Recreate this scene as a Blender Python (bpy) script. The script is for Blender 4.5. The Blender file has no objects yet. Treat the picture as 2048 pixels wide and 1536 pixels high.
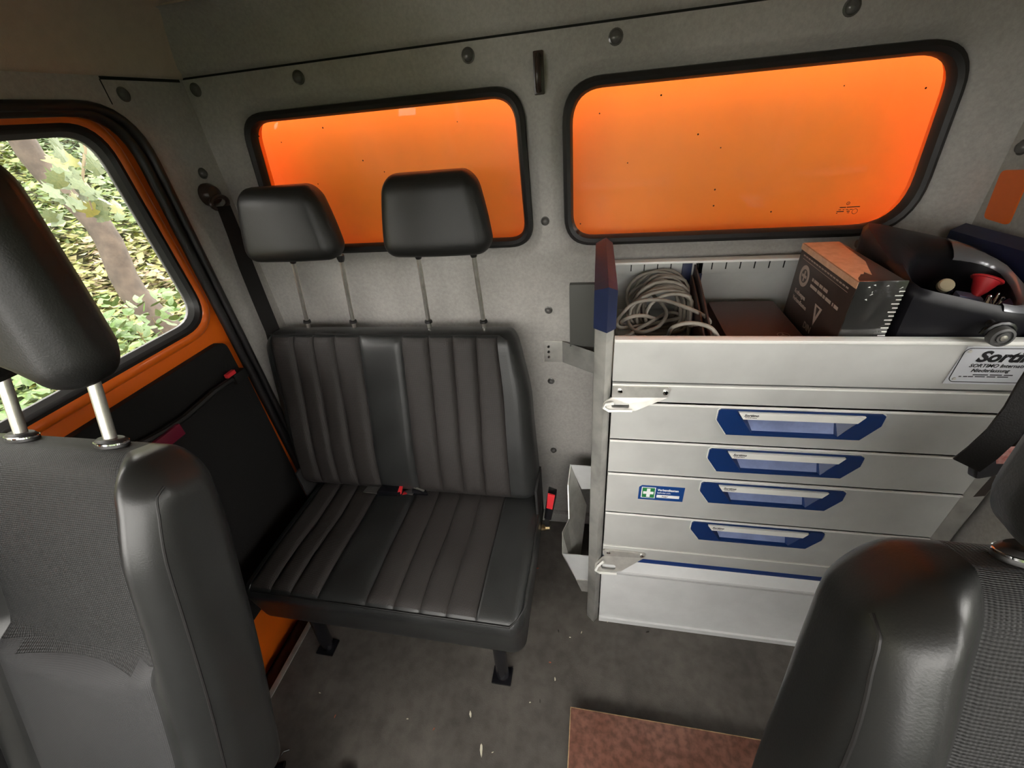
import bpy, bmesh, math, random
from mathutils import Vector, Matrix, noise
random.seed(7)
S = bpy.context.scene
C = S.collection
# ------------------------------------------------------------------ camera
EYE = Vector((0, 0, 1.5)); FPX = 829.0
YA = Vector((176, -568, 829)).normalized()
XA = Vector((4274, 113, -829)); XA = (XA - YA * XA.dot(YA)).normalized()
ZA = -XA.cross(YA)
if ZA.y > 0: ZA = -ZA
cam = bpy.data.objects.new('camera', bpy.data.cameras.new('camera')); C.objects.link(cam)
right = Vector((XA.x, YA.x, ZA.x)); up = -Vector((XA.y, YA.y, ZA.y)); back = -Vector((XA.z, YA.z, ZA.z))
m = Matrix((right, up, back)).transposed().to_4x4(); m.translation = EYE
cam.matrix_world = m
cam.data.sensor_fit = 'HORIZONTAL'; cam.data.sensor_width = 36; cam.data.lens = FPX / 2048 * 36
cam.data.clip_start = .01; cam.data.clip_end = 200
S.camera = cam
def ray(u, v):
    c = Vector((u - 1024, v - 768, FPX)); return Vector((XA.dot(c), YA.dot(c), ZA.dot(c)))
def onX(u, v, x): d = ray(u, v); return EYE + d * (x / d.x)
def onY(u, v, y): d = ray(u, v); return EYE + d * (y / d.y)
def onZ(u, v, z): d = ray(u, v); return EYE + d * ((z - 1.5) / d.z)
# ------------------------------------------------------------------ light
w = bpy.data.worlds.new('world'); S.world = w; w.use_nodes = True
bg = w.node_tree.nodes['Background']; bg.inputs[0].default_value = (1.0, .965, .91, 1); bg.inputs[1].default_value = 1.0
S.view_settings.view_transform = 'Standard'; S.view_settings.look = 'None'
S.view_settings.gamma = 1; S.view_settings.use_curve_mapping = False
S.view_settings.exposure = 3.45
# ------------------------------------------------------------------ materials
MATS = {}
def nodes_of(name):
    m = bpy.data.materials.new(name); m.use_nodes = True; MATS[name] = m
    nt = m.node_tree; return m, nt, nt.nodes, nt.links, nt.nodes['Principled BSDF']
def mat(name, col, rough=.5, metal=0., var=0., vscale=8., bump=0., bscale=200., spec=.5, coat=0., detail=6, col2=None, ramp=(.35, .7), noise2=None):
    m, nt, N, L, b = nodes_of(name)
    b.inputs['Roughness'].default_value = rough; b.inputs['Metallic'].default_value = metal
    b.inputs['Specular IOR Level'].default_value = spec; b.inputs['Coat Weight'].default_value = coat
    b.inputs['Base Color'].default_value = (*col, 1)
    tc = N.new('ShaderNodeTexCoord')
    if var or col2:
        n = N.new('ShaderNodeTexNoise'); n.inputs['Scale'].default_value = vscale; n.inputs['Detail'].default_value = detail
        n.inputs['Roughness'].default_value = .62
        L.new(tc.outputs['Object'], n.inputs['Vector'])
        r = N.new('ShaderNodeValToRGB')
        c2 = col2 or tuple(c * (1 + var) for c in col); c1 = col if col2 else tuple(c * (1 - var) for c in col)
        r.color_ramp.elements[0].color = (*c1, 1); r.color_ramp.elements[1].color = (*c2, 1)
        r.color_ramp.elements[0].position, r.color_ramp.elements[1].position = ramp
        L.new(n.outputs['Fac'], r.inputs['Fac']); out = r.outputs['Color']
        if noise2:
            n2 = N.new('ShaderNodeTexNoise'); n2.inputs['Scale'].default_value = noise2[0]; n2.inputs['Detail'].default_value = 3
            L.new(tc.outputs['Object'], n2.inputs['Vector'])
            mx = N.new('ShaderNodeMix'); mx.data_type = 'RGBA'; mx.blend_type = 'MULTIPLY'; mx.inputs[0].default_value = 1
            r2 = N.new('ShaderNodeValToRGB'); q = 1 - noise2[1]
            r2.color_ramp.elements[0].color = (q, q, q, 1); r2.color_ramp.elements[1].color = (1, 1, 1, 1)
            r2.color_ramp.elements[0].position = .35; r2.color_ramp.elements[1].position = .6
            L.new(n2.outputs['Fac'], r2.inputs['Fac']); L.new(out, mx.inputs[6]); L.new(r2.outputs['Color'], mx.inputs[7]); out = mx.outputs[2]
        L.new(out, b.inputs['Base Color'])
    if bump:
        nb = N.new('ShaderNodeTexNoise'); nb.inputs['Scale'].default_value = bscale; nb.inputs['Detail'].default_value = 3
        L.new(tc.outputs['Object'], nb.inputs['Vector'])
        bp = N.new('ShaderNodeBump'); bp.inputs['Strength'].default_value = bump; bp.inputs['Distance'].default_value = .002
        L.new(nb.outputs['Fac'], bp.inputs['Height']); L.new(bp.outputs['Normal'], b.inputs['Normal'])
    return m
def fabric(name, c1, c2, pitch, strength, rough=.6, spec=.4):
    """knitted cover: a lattice of small raised dots laid out along the cover (UV in metres)"""
    m, nt, N, L, b = nodes_of(name)
    b.inputs['Roughness'].default_value = rough; b.inputs['Specular IOR Level'].default_value = spec
    uv = N.new('ShaderNodeUVMap'); sp = N.new('ShaderNodeSeparateXYZ'); L.new(uv.outputs['UV'], sp.inputs[0])
    def M(op, a, bb=None):
        n = N.new('ShaderNodeMath'); n.operation = op
        for i, v in enumerate((a, bb)):
            if v is None: continue
            if isinstance(v, (int, float)): n.inputs[i].default_value = v
            else: L.new(v, n.inputs[i])
        return n.outputs[0]
    k = math.pi / pitch
    a = M('SINE', M('MULTIPLY', M('ADD', sp.outputs[0], sp.outputs[1]), k)); d = M('SINE', M('MULTIPLY', M('SUBTRACT', sp.outputs[0], sp.outputs[1]), k))
    h = M('MULTIPLY', M('ADD', M('MULTIPLY', a, d), 1.0), .5)
    r = N.new('ShaderNodeValToRGB'); r.color_ramp.elements[0].color = (*c1, 1); r.color_ramp.elements[1].color = (*c2, 1)
    r.color_ramp.elements[0].position = .15; r.color_ramp.elements[1].position = .8
    L.new(h, r.inputs['Fac']); L.new(r.outputs['Color'], b.inputs['Base Color'])
    bp = N.new('ShaderNodeBump'); bp.inputs['Strength'].default_value = strength; bp.inputs['Distance'].default_value = pitch * .3
    L.new(h, bp.inputs['Height']); L.new(bp.outputs['Normal'], b.inputs['Normal'])
    return m
def glass(name, dirt=0., tint=(1, 1, 1), specks=False):
    m, nt, N, L, b = nodes_of(name); N.remove(b)
    out = N['Material Output']
    t = N.new('ShaderNodeBsdfTransparent'); t.inputs[0].default_value = (*tint, 1)
    g = N.new('ShaderNodeBsdfGlossy'); g.inputs['Roughness'].default_value = .01
    fr = N.new('ShaderNodeFresnel'); fr.inputs['IOR'].default_value = 1.28
    mx = N.new('ShaderNodeMixShader'); L.new(fr.outputs[0], mx.inputs[0]); L.new(t.outputs[0], mx.inputs[1]); L.new(g.outputs[0], mx.inputs[2])
    sh = mx.outputs[0]
    if dirt:
        d = N.new('ShaderNodeBsdfDiffuse'); d.inputs[0].default_value = (.5, .44, .36, 1)
        tc = N.new('ShaderNodeTexCoord'); n = N.new('ShaderNodeTexNoise'); n.inputs['Scale'].default_value = 14; n.inputs['Detail'].default_value = 8
        L.new(tc.outputs['Object'], n.inputs['Vector'])
        r = N.new('ShaderNodeMapRange'); r.inputs[1].default_value = .4; r.inputs[2].default_value = .8; r.inputs[3].default_value = 0; r.inputs[4].default_value = dirt
        L.new(n.outputs['Fac'], r.inputs[0])
        m2 = N.new('ShaderNodeMixShader'); L.new(r.outputs[0], m2.inputs[0]); L.new(sh, m2.inputs[1]); L.new(d.outputs[0], m2.inputs[2]); sh = m2.outputs[0]
        if specks:
            v = N.new('ShaderNodeTexVoronoi'); v.inputs['Scale'].default_value = 26; L.new(tc.outputs['Object'], v.inputs['Vector'])
            c = N.new('ShaderNodeMath'); c.operation = 'LESS_THAN'; L.new(v.outputs['Distance'], c.inputs[0]); c.inputs[1].default_value = .055
            d2 = N.new('ShaderNodeBsdfDiffuse'); d2.inputs[0].default_value = (.05, .03, .02, 1)
            m3 = N.new('ShaderNodeMixShader'); L.new(c.outputs[0], m3.inputs[0]); L.new(sh, m3.inputs[1]); L.new(d2.outputs[0], m3.inputs[2]); sh = m3.outputs[0]
    L.new(sh, out.inputs['Surface'])
    return m
def leafmat(name, cols, scale=.6):
    """foliage: colour picked per leaf, mixed with a broad patch pattern"""
    m, nt, N, L, b = nodes_of(name)
    b.inputs['Roughness'].default_value = .5
    g = N.new('ShaderNodeNewGeometry'); tc = N.new('ShaderNodeTexCoord')
    n = N.new('ShaderNodeTexNoise'); n.inputs['Scale'].default_value = scale; n.inputs['Detail'].default_value = 3
    L.new(tc.outputs['Object'], n.inputs['Vector'])
    a = N.new('ShaderNodeMath'); a.operation = 'MULTIPLY_ADD'; L.new(g.outputs['Random Per Island'], a.inputs[0]); a.inputs[1].default_value = .45
    s = N.new('ShaderNodeMath'); s.operation = 'MULTIPLY_ADD'; L.new(n.outputs['Fac'], s.inputs[0]); s.inputs[1].default_value = 2.2; s.inputs[2].default_value = -.95
    L.new(s.outputs[0], a.inputs[2])
    r = N.new('ShaderNodeValToRGB'); e = r.color_ramp.elements
    e[0].color = (*cols[0], 1); e[0].position = 0; e[1].color = (*cols[-1], 1); e[1].position = 1
    for i, c in enumerate(cols[1:-1]):
        q = e.new((i + 1) / (len(cols) - 1)); q.color = (*c, 1)
    L.new(a.outputs[0], r.inputs['Fac']); L.new(r.outputs['Color'], b.inputs['Base Color'])
    return m
mat('trim_grey', (.40, .385, .36), .72, var=.10, vscale=120, bump=.25, bscale=260, noise2=(3.0, .18))
mat('headliner', (.52, .43, .34), .9, var=.05, vscale=40, bump=.3, bscale=350)
mat('floor', (.084, .075, .066), .60, col2=(.135, .122, .108), vscale=5, bump=.35, bscale=320, noise2=(26, .25))
mat('clip', (.09, .088, .085), .22, spec=.6)
mat('rubber', (.012, .011, .011), .45, bump=.1, bscale=90)
mat('rubber_grey', (.10, .10, .10), .35)
mat('orange', (.82, .15, .010), .32, coat=.4)
mat('orange_box', (.80, .23, .022), .45, var=.06, vscale=2)
mat('black_panel', (.011, .011, .011), .8, bump=.3, bscale=150, spec=.25)
mat('vinyl', (.016, .0165, .016), .34, var=.12, vscale=12, bump=.07, bscale=420, spec=.5)
mat('vinyl_bench', (.024, .025, .0245), .40, var=.12, vscale=9, bump=.18, bscale=380, spec=.5, noise2=(7, .3))
mat('vinyl_dark', (.011, .011, .0105), .45, bump=.15, bscale=420)
fabric('knit', (.006, .006, .006), (.026, .026, .026), .0036, 1.0)
fabric('knit_fine', (.022, .022, .023), (.036, .036, .037), .0022, .5)
fabric('bench_cloth', (.016, .0138, .013), (.040, .035, .033), .0030, .6)
mat('alu', (.56, .565, .545), .42, metal=.25, var=.05, vscale=6, noise2=(9, .10))
mat('alu_panel', (.54, .545, .525), .45, metal=.15, var=.04, vscale=4, noise2=(11, .09))
mat('alu_post', (.42, .415, .385), .4, metal=.45, var=.1, vscale=14, noise2=(18, .25))
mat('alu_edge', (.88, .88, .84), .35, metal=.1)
mat('zinc', (.62, .61, .57), .35, metal=.55, var=.12, vscale=30)
mat('white_sheet', (.72, .73, .73), .35, var=.05, vscale=12)
mat('steel', (.66, .64, .58), .32, metal=.9, var=.1, vscale=60)
mat('chrome', (.85, .85, .85), .08, metal=1.)
mat('gold_bolt', (.62, .48, .26), .3, metal=.9)
mat('blue', (.006, .030, .13), .38)
mat('blue_dark', (.010, .018, .060), .45, var=.15, vscale=20)
mat('blue_recess', (.27, .33, .56), .3, metal=.2, var=.12, vscale=30)
mat('blue_strip', (.006, .035, .17), .35)
mat('sticker_blue', (.006, .05, .22), .4)
mat('sticker_green', (.02, .20, .06), .4)
mat('white_print', (.85, .85, .85), .5)
mat('black_print', (.006, .006, .008), .5)
mat('plate', (.62, .64, .68), .4, metal=.2)
mat('red', (.75, .035, .045), .4)
mat('maroon', (.16, .008, .03), .4)
mat('belt', (.010, .009, .009), .7, bump=.3, bscale=500, spec=.25)
mat('belt_grey', (.10, .098, .092), .7, bump=.3, bscale=500)
mat('hook', (.035, .022, .018), .3)
mat('cable', (.24, .215, .18), .5, var=.15, vscale=40)
mat('cardboard', (.42, .25, .15), .7, var=.15, vscale=40)
mat('card_dark', (.05, .035, .03), .6)
mat('folder', (.11, .045, .035), .5, bump=.2, bscale=300)
mat('box_brown', (.040, .026, .021), .45, var=.2, vscale=18)
mat('box_print', (.38, .30, .25), .6)
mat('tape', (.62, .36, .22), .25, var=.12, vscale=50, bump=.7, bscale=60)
mat('clear_tape', (.028, .028, .027), .12, bump=.6, bscale=40, coat=.6)
mat('tool_black', (.007, .007, .009), .25, bump=.05, bscale=80)
mat('tub_black', (.008, .008, .011), .42, spec=.25)
mat('tool_brown', (.07, .055, .05), .35)
mat('tool_grey', (.30, .31, .33), .22, metal=.4)
mat('yellow', (.55, .38, .05), .5)
mat('cream', (.75, .66, .45), .4)
mat('bark', (.030, .023, .016), .85, col2=(.070, .054, .038), vscale=9, bump=.9, bscale=30)
mat('hedge_green', (.025, .045, .012), .8, col2=(.07, .10, .025), vscale=7, noise2=(20, .5))
mat('twig', (.10, .08, .04), .8)
mat('soil', (.05, .055, .02), .9, col2=(.12, .11, .06), vscale=3, noise2=(14, .4))
mat('asphalt', (.30, .27, .23), .9, var=.2, vscale=20)
mat('wood', (.17, .068, .045), .40, col2=(.27, .13, .095), vscale=7, noise2=(60, .45))
mat('wood_edge', (.45, .30, .15), .7, var=.3, vscale=60)
mat('chip_white', (.70, .66, .52), .7)
mat('chip_red', (.40, .12, .07), .7)
mat('chip_dark', (.03, .025, .02), .8)
mat('worn_red', (.30, .07, .055), .6, col2=(.45, .30, .27), vscale=120)
mat('plate_dark', (.085, .085, .078), .5)
mat('dark', (.015, .015, .015), .7)
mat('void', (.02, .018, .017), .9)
mat('seal_gap', (.008, .008, .008), .9)
glass('glass_clear'); glass('glass_rear', .04, specks=True)
mat('leaf_maple', (.038, .066, .020), .5, col2=(.075, .10, .034), vscale=6)
mat('leaf_yellow', (.09, .105, .014), .5, col2=(.125, .125, .024), vscale=6)
mat('leaf_shrub', (.035, .08, .014), .45, col2=(.085, .14, .03), vscale=5)
leafmat('ivy', [(.020, .040, .012), (.042, .075, .016), (.075, .115, .020), (.13, .15, .025), (.19, .17, .065), (.24, .185, .12)], .5)
# ------------------------------------------------------------------ mesh tools
def smoothstep(a, b, x):
    t = min(1, max(0, (x - a) / (b - a))); return t * t * (3 - 2 * t)
class MB:
    def __init__(s): s.v = []; s.f = []; s.uv = None
    def add(s, vs, fs):
        o = len(s.v); s.v += [Vector(p) for p in vs]; s.f += [tuple(i + o for i in f) for f in fs]; return s
    def box(s, lo, hi):
        x0, y0, z0 = lo; x1, y1, z1 = hi
        return s.add([(x0, y0, z0), (x1, y0, z0), (x1, y1, z0), (x0, y1, z0), (x0, y0, z1), (x1, y0, z1), (x1, y1, z1), (x0, y1, z1)],
                     [(0, 3, 2, 1), (4, 5, 6, 7), (0, 1, 5, 4), (1, 2, 6, 5), (2, 3, 7, 6), (3, 0, 4, 7)])
    def hexa(s, p): return s.add(p, [(0, 3, 2, 1), (4, 5, 6, 7), (0, 1, 5, 4), (1, 2, 6, 5), (2, 3, 7, 6), (3, 0, 4, 7)])
    def loft(s, loops, cap=True, closed=True):
        n = len(loops[0]); vs = [p for l in loops for p in l]; fs = []
        for i in range(len(loops) - 1):
            for j in range(n if closed else n - 1):
                k = (j + 1) % n; fs.append((i * n + j, i * n + k, (i + 1) * n + k, (i + 1) * n + j))
        if cap: fs += [tuple(range(n))[::-1], tuple((len(loops) - 1) * n + j for j in range(n))]
        return s.add(vs, fs)
    def tube(s, pts, r, n=8, closed=False, flat=None, up=None):
        pts = [Vector(p) for p in pts]; m = len(pts); loops = []; pn = None
        for i, p in enumerate(pts):
            if closed: t = pts[(i + 1) % m] - pts[i - 1]
            else: t = pts[min(i + 1, m - 1)] - pts[max(i - 1, 0)]
            t.normalize()
            if pn is None:
                a = Vector(up) if up else (Vector((0, 0, 1)) if abs(t.z) < .9 else Vector((1, 0, 0)))
                pn = (a - t * a.dot(t)).normalized()
            else:
                if up: pn = Vector(up)
                pn = (pn - t * pn.dot(t)).normalized()
            b = t.cross(pn); rr = r[i] if isinstance(r, (list, tuple)) else r; r2 = flat if flat else rr
            loops.append([p + pn * (math.cos(2 * math.pi * k / n) * rr) + b * (math.sin(2 * math.pi * k / n) * r2) for k in range(n)])
        if closed: loops.append(loops[0])
        return s.loft(loops, cap=not closed)
    def strap(s, pts, wdir, w, th):
        pts = [Vector(p) for p in pts]; loops = []
        for i, p in enumerate(pts):
            t = (pts[min(i + 1, len(pts) - 1)] - pts[max(i - 1, 0)]).normalized()
            W = Vector(wdir[i] if isinstance(wdir[0], (tuple, list, Vector)) else wdir); W = (W - t * W.dot(t)).normalized() * (w / 2); nn = t.cross(W).normalized() * (th / 2)
            loops.append([p + W + nn, p - W + nn, p - W - nn, p + W - nn])
        return s.loft(loops)
    def cyl(s, a, b, r, n=16, r2=None):
        a, b = Vector(a), Vector(b); t = (b - a).normalized(); u = t.orthogonal().normalized(); v = t.cross(u)
        f = lambda c, q: [c + u * (math.cos(2 * math.pi * k / n) * q) + v * (math.sin(2 * math.pi * k / n) * q) for k in range(n)]
        return s.loft([f(a, r), f(b, r if r2 is None else r2)])
    def lathe(s, base, axis, prof, n=20):
        base = Vector(base); t = Vector(axis).normalized(); u = t.orthogonal().normalized(); v = t.cross(u)
        return s.loft([[base + t * h + u * (math.cos(2 * math.pi * k / n) * q) + v * (math.sin(2 * math.pi * k / n) * q) for k in range(n)] for q, h in prof])
    def plate(s, outer, holes, fn0, fn1, sides=True):
        """plate with holes: 2D loops mapped by fn0 (front) and fn1 (back)"""
        bm = bmesh.new(); es = []
        for lp in [outer] + holes:
            vs = [bm.verts.new((a, b, 0)) for a, b in lp]
            es += [bm.edges.new((vs[i], vs[(i + 1) % len(vs)])) for i in range(len(vs))]
        bmesh.ops.triangle_fill(bm, edges=es, use_beauty=True); bm.verts.index_update()
        P = [(v.co.x, v.co.y) for v in bm.verts]; F = [tuple(v.index for v in f.verts) for f in bm.faces]; bm.free()
        s.add([fn0(*p) for p in P], F)
        if fn1:
            s.add([fn1(*p) for p in P], [f[::-1] for f in F])
            if sides:
                for lp in [outer] + holes: s.loft([[fn0(*p) for p in lp], [fn1(*p) for p in lp]], cap=False)
        return s
def rrect(x0, x1, y0, y1, r, n=6):
    r = r if isinstance(r, (tuple, list)) else (r,) * 4; out = []
    for (cx, cy, a0, q) in ((x1 - r[0], y1 - r[0], 0, r[0]), (x0 + r[1], y1 - r[1], 90, r[1]), (x0 + r[2], y0 + r[2], 180, r[2]), (x1 - r[3], y0 + r[3], 270, r[3])):
        for i in range(n + 1):
            a = math.radians(a0 + 90 * i / n); out.append((cx + q * math.cos(a), cy + q * math.sin(a)))
    return out
def quadround(pts, rad, n=6):
    """rounded polygon through given corners"""
    out = []; m = len(pts)
    for i in range(m):
        p = Vector(pts[i]); a = Vector(pts[i - 1]) - p; b = Vector(pts[(i + 1) % m]) - p
        r = rad[i] if isinstance(rad, (list, tuple)) else rad
        A = p + a.normalized() * r; B = p + b.normalized() * r
        for k in range(n + 1):
            t = k / n; q = A * (1 - t) ** 2 + p * 2 * t * (1 - t) + B * t * t; out.append((q.x, q.y))
    return out
def root_loc(o):
    l = Vector((0, 0, 0))
    while o: l += o.location; o = o.parent
    return l
def build(name, mb, mt, parent=None, bevel=0, seg=2, smooth=True, ang=38, weld=False, origin=None, mats=None, recalc=True):
    off = root_loc(parent) if parent else Vector(origin or (0, 0, 0))
    me = bpy.data.meshes.new(name)
    me.from_pydata([p - off for p in mb.v], [], mb.f); me.validate()
    if mb.uv and len(mb.uv) == len(me.vertices):
        ul = me.uv_layers.new(name='UVMap')
        for lp in me.loops: ul.data[lp.index].uv = mb.uv[lp.vertex_index]
    bm = bmesh.new(); bm.from_mesh(me)
    if weld: bmesh.ops.remove_doubles(bm, verts=bm.verts, dist=1e-5)
    if recalc: bmesh.ops.recalc_face_normals(bm, faces=bm.faces)
    if bevel:
        es = [e for e in bm.edges if len(e.link_faces) == 2 and e.calc_face_angle(0) > .5]
        bmesh.ops.bevel(bm, geom=es, offset=bevel, segments=seg, profile=.6, affect='EDGES', clamp_overlap=True)
    bm.to_mesh(me); bm.free()
    if smooth:
        me.shade_smooth(); me.set_sharp_from_angle(angle=math.radians(ang))
    me.materials.append(MATS[mt])
    o = bpy.data.objects.new(name, me); C.objects.link(o)
    if parent: o.parent = parent
    else: o.location = off
    return o
def tag(o, label, cat, group=None, kind=None):
    o['label'] = label; o['category'] = cat
    if group: o['group'] = group
    if kind: o['kind'] = kind
    return o
def thing(name, loc, label, cat, group=None, kind=None):
    o = bpy.data.objects.new(name, None); C.objects.link(o); o.location = loc; o.empty_display_size = .05
    return tag(o, label, cat, group, kind)
def axis(h, r, n, k=4):
    return [-h + r * i / k for i in range(k)] + [-h + r + (2 * h - 2 * r) * i / n for i in range(n + 1)] + [h - r + r * (i + 1) / k for i in range(k)]
def rgrid(h, r, n, coords=None, k=4):
    """rounded box as a fine grid -> verts (rounded), raw verts, faces with side tags"""
    ax = [sorted(coords[i]) if coords and coords[i] else axis(h[i], min(r, h[i] * .999), n[i], k) for i in range(3)]
    vid = {}; raw = []; faces = []
    def g(p):
        q = tuple(round(c, 6) for c in p)
        if q not in vid: vid[q] = len(raw); raw.append(Vector(p))
        return vid[q]
    for d in range(3):
        a, b = (d + 1) % 3, (d + 2) % 3
        for sg in (-1, 1):
            for i in range(len(ax[a]) - 1):
                for j in range(len(ax[b]) - 1):
                    idx = []
                    for (ii, jj) in ((i, j), (i + 1, j), (i + 1, j + 1), (i, j + 1)):
                        p = [0, 0, 0]; p[d] = sg * h[d]; p[a] = ax[a][ii]; p[b] = ax[b][jj]; idx.append(g(p))
                    faces.append((tuple(idx if sg > 0 else idx[::-1]), 'xyz'[d] + ('+' if sg > 0 else '-')))
    out = []
    for p in raw:
        q = Vector([max(-(h[i] - r), min(h[i] - r, p[i])) for i in range(3)]); d = p - q
        out.append(q + (d.normalized() * r if d.length > 1e-9 else d))
    return out, raw, faces
def split_build(raw, pos, faces, classify, spec, parent_of, uvf=None):
    """share one surface out into several meshes; spec: class -> (name, material)"""
    groups = {}
    for f, side in faces:
        c = sum((raw[i] for i in f), Vector()) / len(f); groups.setdefault(classify(c, side), []).append((f, side))
    res = {}
    for key in spec:
        if key not in groups: continue
        mb = MB(); mp = {}; uv = []
        for f, side in groups[key]:
            for i in f:
                if i not in mp: mp[i] = len(mb.v); mb.v.append(pos[i]); uv.append(uvf(raw[i], side) if uvf else (raw[i].x, raw[i].z))
            mb.f.append(tuple(mp[i] for i in f))
        mb.uv = uv
        res[key] = build(spec[key][0], mb, spec[key][1], parent_of(key, res), recalc=False, ang=80)
    return res
_fc = {}
def text(name, body, size, org, X, Y, mt, parent, shear=0., bold=0., align='LEFT', ext=.0002, sx=1.0):
    cu = bpy.data.curves.new(name, 'FONT'); cu.body = body; cu.size = size; cu.shear = shear; cu.offset = bold; cu.extrude = ext; cu.align_x = align; cu.resolution_u = 3
    t = bpy.data.objects.new(name, cu); C.objects.link(t); bpy.context.view_layer.update()
    me = bpy.data.meshes.new_from_object(t.evaluated_get(bpy.context.evaluated_depsgraph_get()))
    C.objects.unlink(t); bpy.data.objects.remove(t); bpy.data.curves.remove(cu)
    X = Vector(X).normalized(); Y = Vector(Y).normalized(); Z = X.cross(Y); off = root_loc(parent); org = Vector(org)
    for v in me.vertices: v.co = org + X * v.co.x * sx + Y * v.co.y + Z * v.co.z - off
    me.materials.clear(); me.materials.append(MATS[mt])
    o = bpy.data.objects.new(name, me); C.objects.link(o); o.parent = parent
    return o
XV, YV, ZV = Vector((1, 0, 0)), Vector((0, 1, 0)), Vector((0, 0, 1))
exec_parts = []
# ================================================================== SETTING
WY = 1.18; LX = -1.08; RX = .86; SEAM = 1.638; CEIL = 1.76
W1 = [(-.945, 1.530), (-.203, 1.527), (-.195, 1.188), (-.985, 1.190)]
W2 = [(-.068, 1.527), (.712, 1.523), (.732, 1.183), (-.066, 1.186)]
def winloop(q, d, r, n=7):
    s = [(-1, 1), (1, 1), (1, -1), (-1, -1)]
    return quadround([(x + a * d, z + b * d) for (x, z), (a, b) in zip(q, s)], [max(.01, k + d * .9) for k in r], n)
WR = ([.055, .06, .05, .05], [.075, .075, .11, .06])
mb = MB().plate([(-1.3, -.04), (1.1, -.04), (1.1, SEAM - .002), (-1.3, SEAM - .002)], [winloop(W1, .052, WR[0]), winloop(W2, .052, WR[1])], lambda x, z: (x, WY, z), None)
for q, r in ((W1, WR[0]), (W2, WR[1])):
    mb.loft([[(x, WY + dy, z) for x, z in winloop(q, d, r)] for d, dy in ((.052, 0), (.046, .003), (.034, .012), (.026, .022), (.016, .028), (.014, .07))], cap=False)
wall_rear = tag(build('wall_rear', mb, 'trim_grey', weld=True, ang=50), 'mottled grey trim wall with two windows behind bench and cabinet', 'wall', kind='structure')
build('kick_ledge', MB().box((-1.2, WY - .022, .0), (.02, WY, .055)), 'trim_grey', wall_rear, bevel=.008)
def clip(p, nrm, parent, r=.0135):
    b = build('clip', MB().lathe(Vector(p), nrm, [(r * 1.25, 0), (r * 1.25, .0015), (r * 1.0, .0025), (r * .95, .005), (r * .75, .0085), (r * .4, .0105), (.0005, .011)], 20), 'clip', parent)
for x, z in ((-1.05, 1.613), (-.743, 1.611), (-.301, 1.611), (.03, 1.61), (.477, 1.609)): clip((x, WY, z), (0, -1, 0), wall_rear, .0125)
for x, z in ((-.138, 1.239), (-.138, .978), (-.139, .717), (-.14, .399)): clip((x, WY, z), (0, -1, 0), wall_rear, .0095)
# rear body skin outside
mb = MB().plate([(-1.3, -.04), (1.1, -.04), (1.1, 1.675), (-1.3, 1.675)], [winloop(W1, .010, WR[0]), winloop(W2, .010, WR[1])], lambda x, z: (x, WY + .055, z), lambda x, z: (x, WY + .07, z))
tag(build('trim_1', mb, 'orange', smooth=False), 'orange painted outer skin of the cab behind the grey trim', 'body panel', kind='structure')
for i, (q, r) in enumerate(((W1, WR[0]), (W2, WR[1]))):
    wn = thing('window_%d' % (i + 1), (q[0][0], WY + .03, q[3][1]), ['rear cab window behind the bench headrests, orange box wall showing through', 'wider rear cab window above the drawer cabinet, orange box wall showing through'][i], 'window', kind='structure')
    build('pane', MB().plate(winloop(q, .008, r), [], lambda x, z: (x, WY + .035, z), None), 'glass_rear', wn, smooth=False)
    lp = winloop(q, .010, r, 9)
    # rubber gasket: swept bulge profile
    prof = [(.022, .024), (.020, .012), (.011, .006), (.002, .010), (-.003, .022), (-.003, .036), (.010, .046)]
    build('gasket', MB().loft([[(x, WY + dy, z) for x, z in winloop(q, d, r, 9)] for d, dy in prof], cap=False), 'rubber', wn)
    if i == 1:
        # maker's stamp in the glass corner: ring and three lines of tiny print
        y = WY + .0345
        st = MB(); c = (.604, 1.238)
        st.plate([(c[0] + .004 * math.cos(a * .5236), c[1] + .004 * math.sin(a * .5236)) for a in range(12)], [[(c[0] + .0028 * math.cos(a * .5236), c[1] + .0028 * math.sin(a * .5236)) for a in range(12)]], lambda x, z: (x, y, z), None)
        for a in (90, 210, 330):
            d = Vector((math.cos(math.radians(a)), math.sin(math.radians(a)))); n = Vector((-d.y, d.x)) * .0007
            st.add([(c[0] + n.x, y, c[1] + n.y), (c[0] - n.x, y, c[1] - n.y), (c[0] + d.x * .003, y, c[1] + d.y * .003)], [(0, 1, 2)])
        for (x0, x1, z0, h) in ((.588, .602, .0, .0022), (.6035, .632, .0, .0022), (.587, .593, -.005, .0015), (.596, .600, -.005, .0015), (.603, .609, -.005, .0015), (.611, .618, -.005, .0015), (.584, .600, -.0095, .0022), (.606, .613, -.0095, .0022), (.608, .613, -.013, .0015), (.584, .587, -.013, .0018)):
            st.add([(x0, y, 1.228 + z0), (x1, y, 1.228 + z0), (x1, y, 1.228 + z0 + h), (x0, y, 1.228 + z0 + h)], [(0, 1, 2, 3)])
        c = (.624, 1.2185)
        st.plate([(c[0] + .0065 * math.cos(a * .5236), c[1] + .0065 * math.sin(a * .5236)) for a in range(12)], [[(c[0] + .0054 * math.cos(a * .5236), c[1] + .0054 * math.sin(a * .5236)) for a in range(12)]], lambda x, z: (x, y, z), None)
        build('stamp', st, 'black_print', wn, smooth=False, recalc=False)
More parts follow.
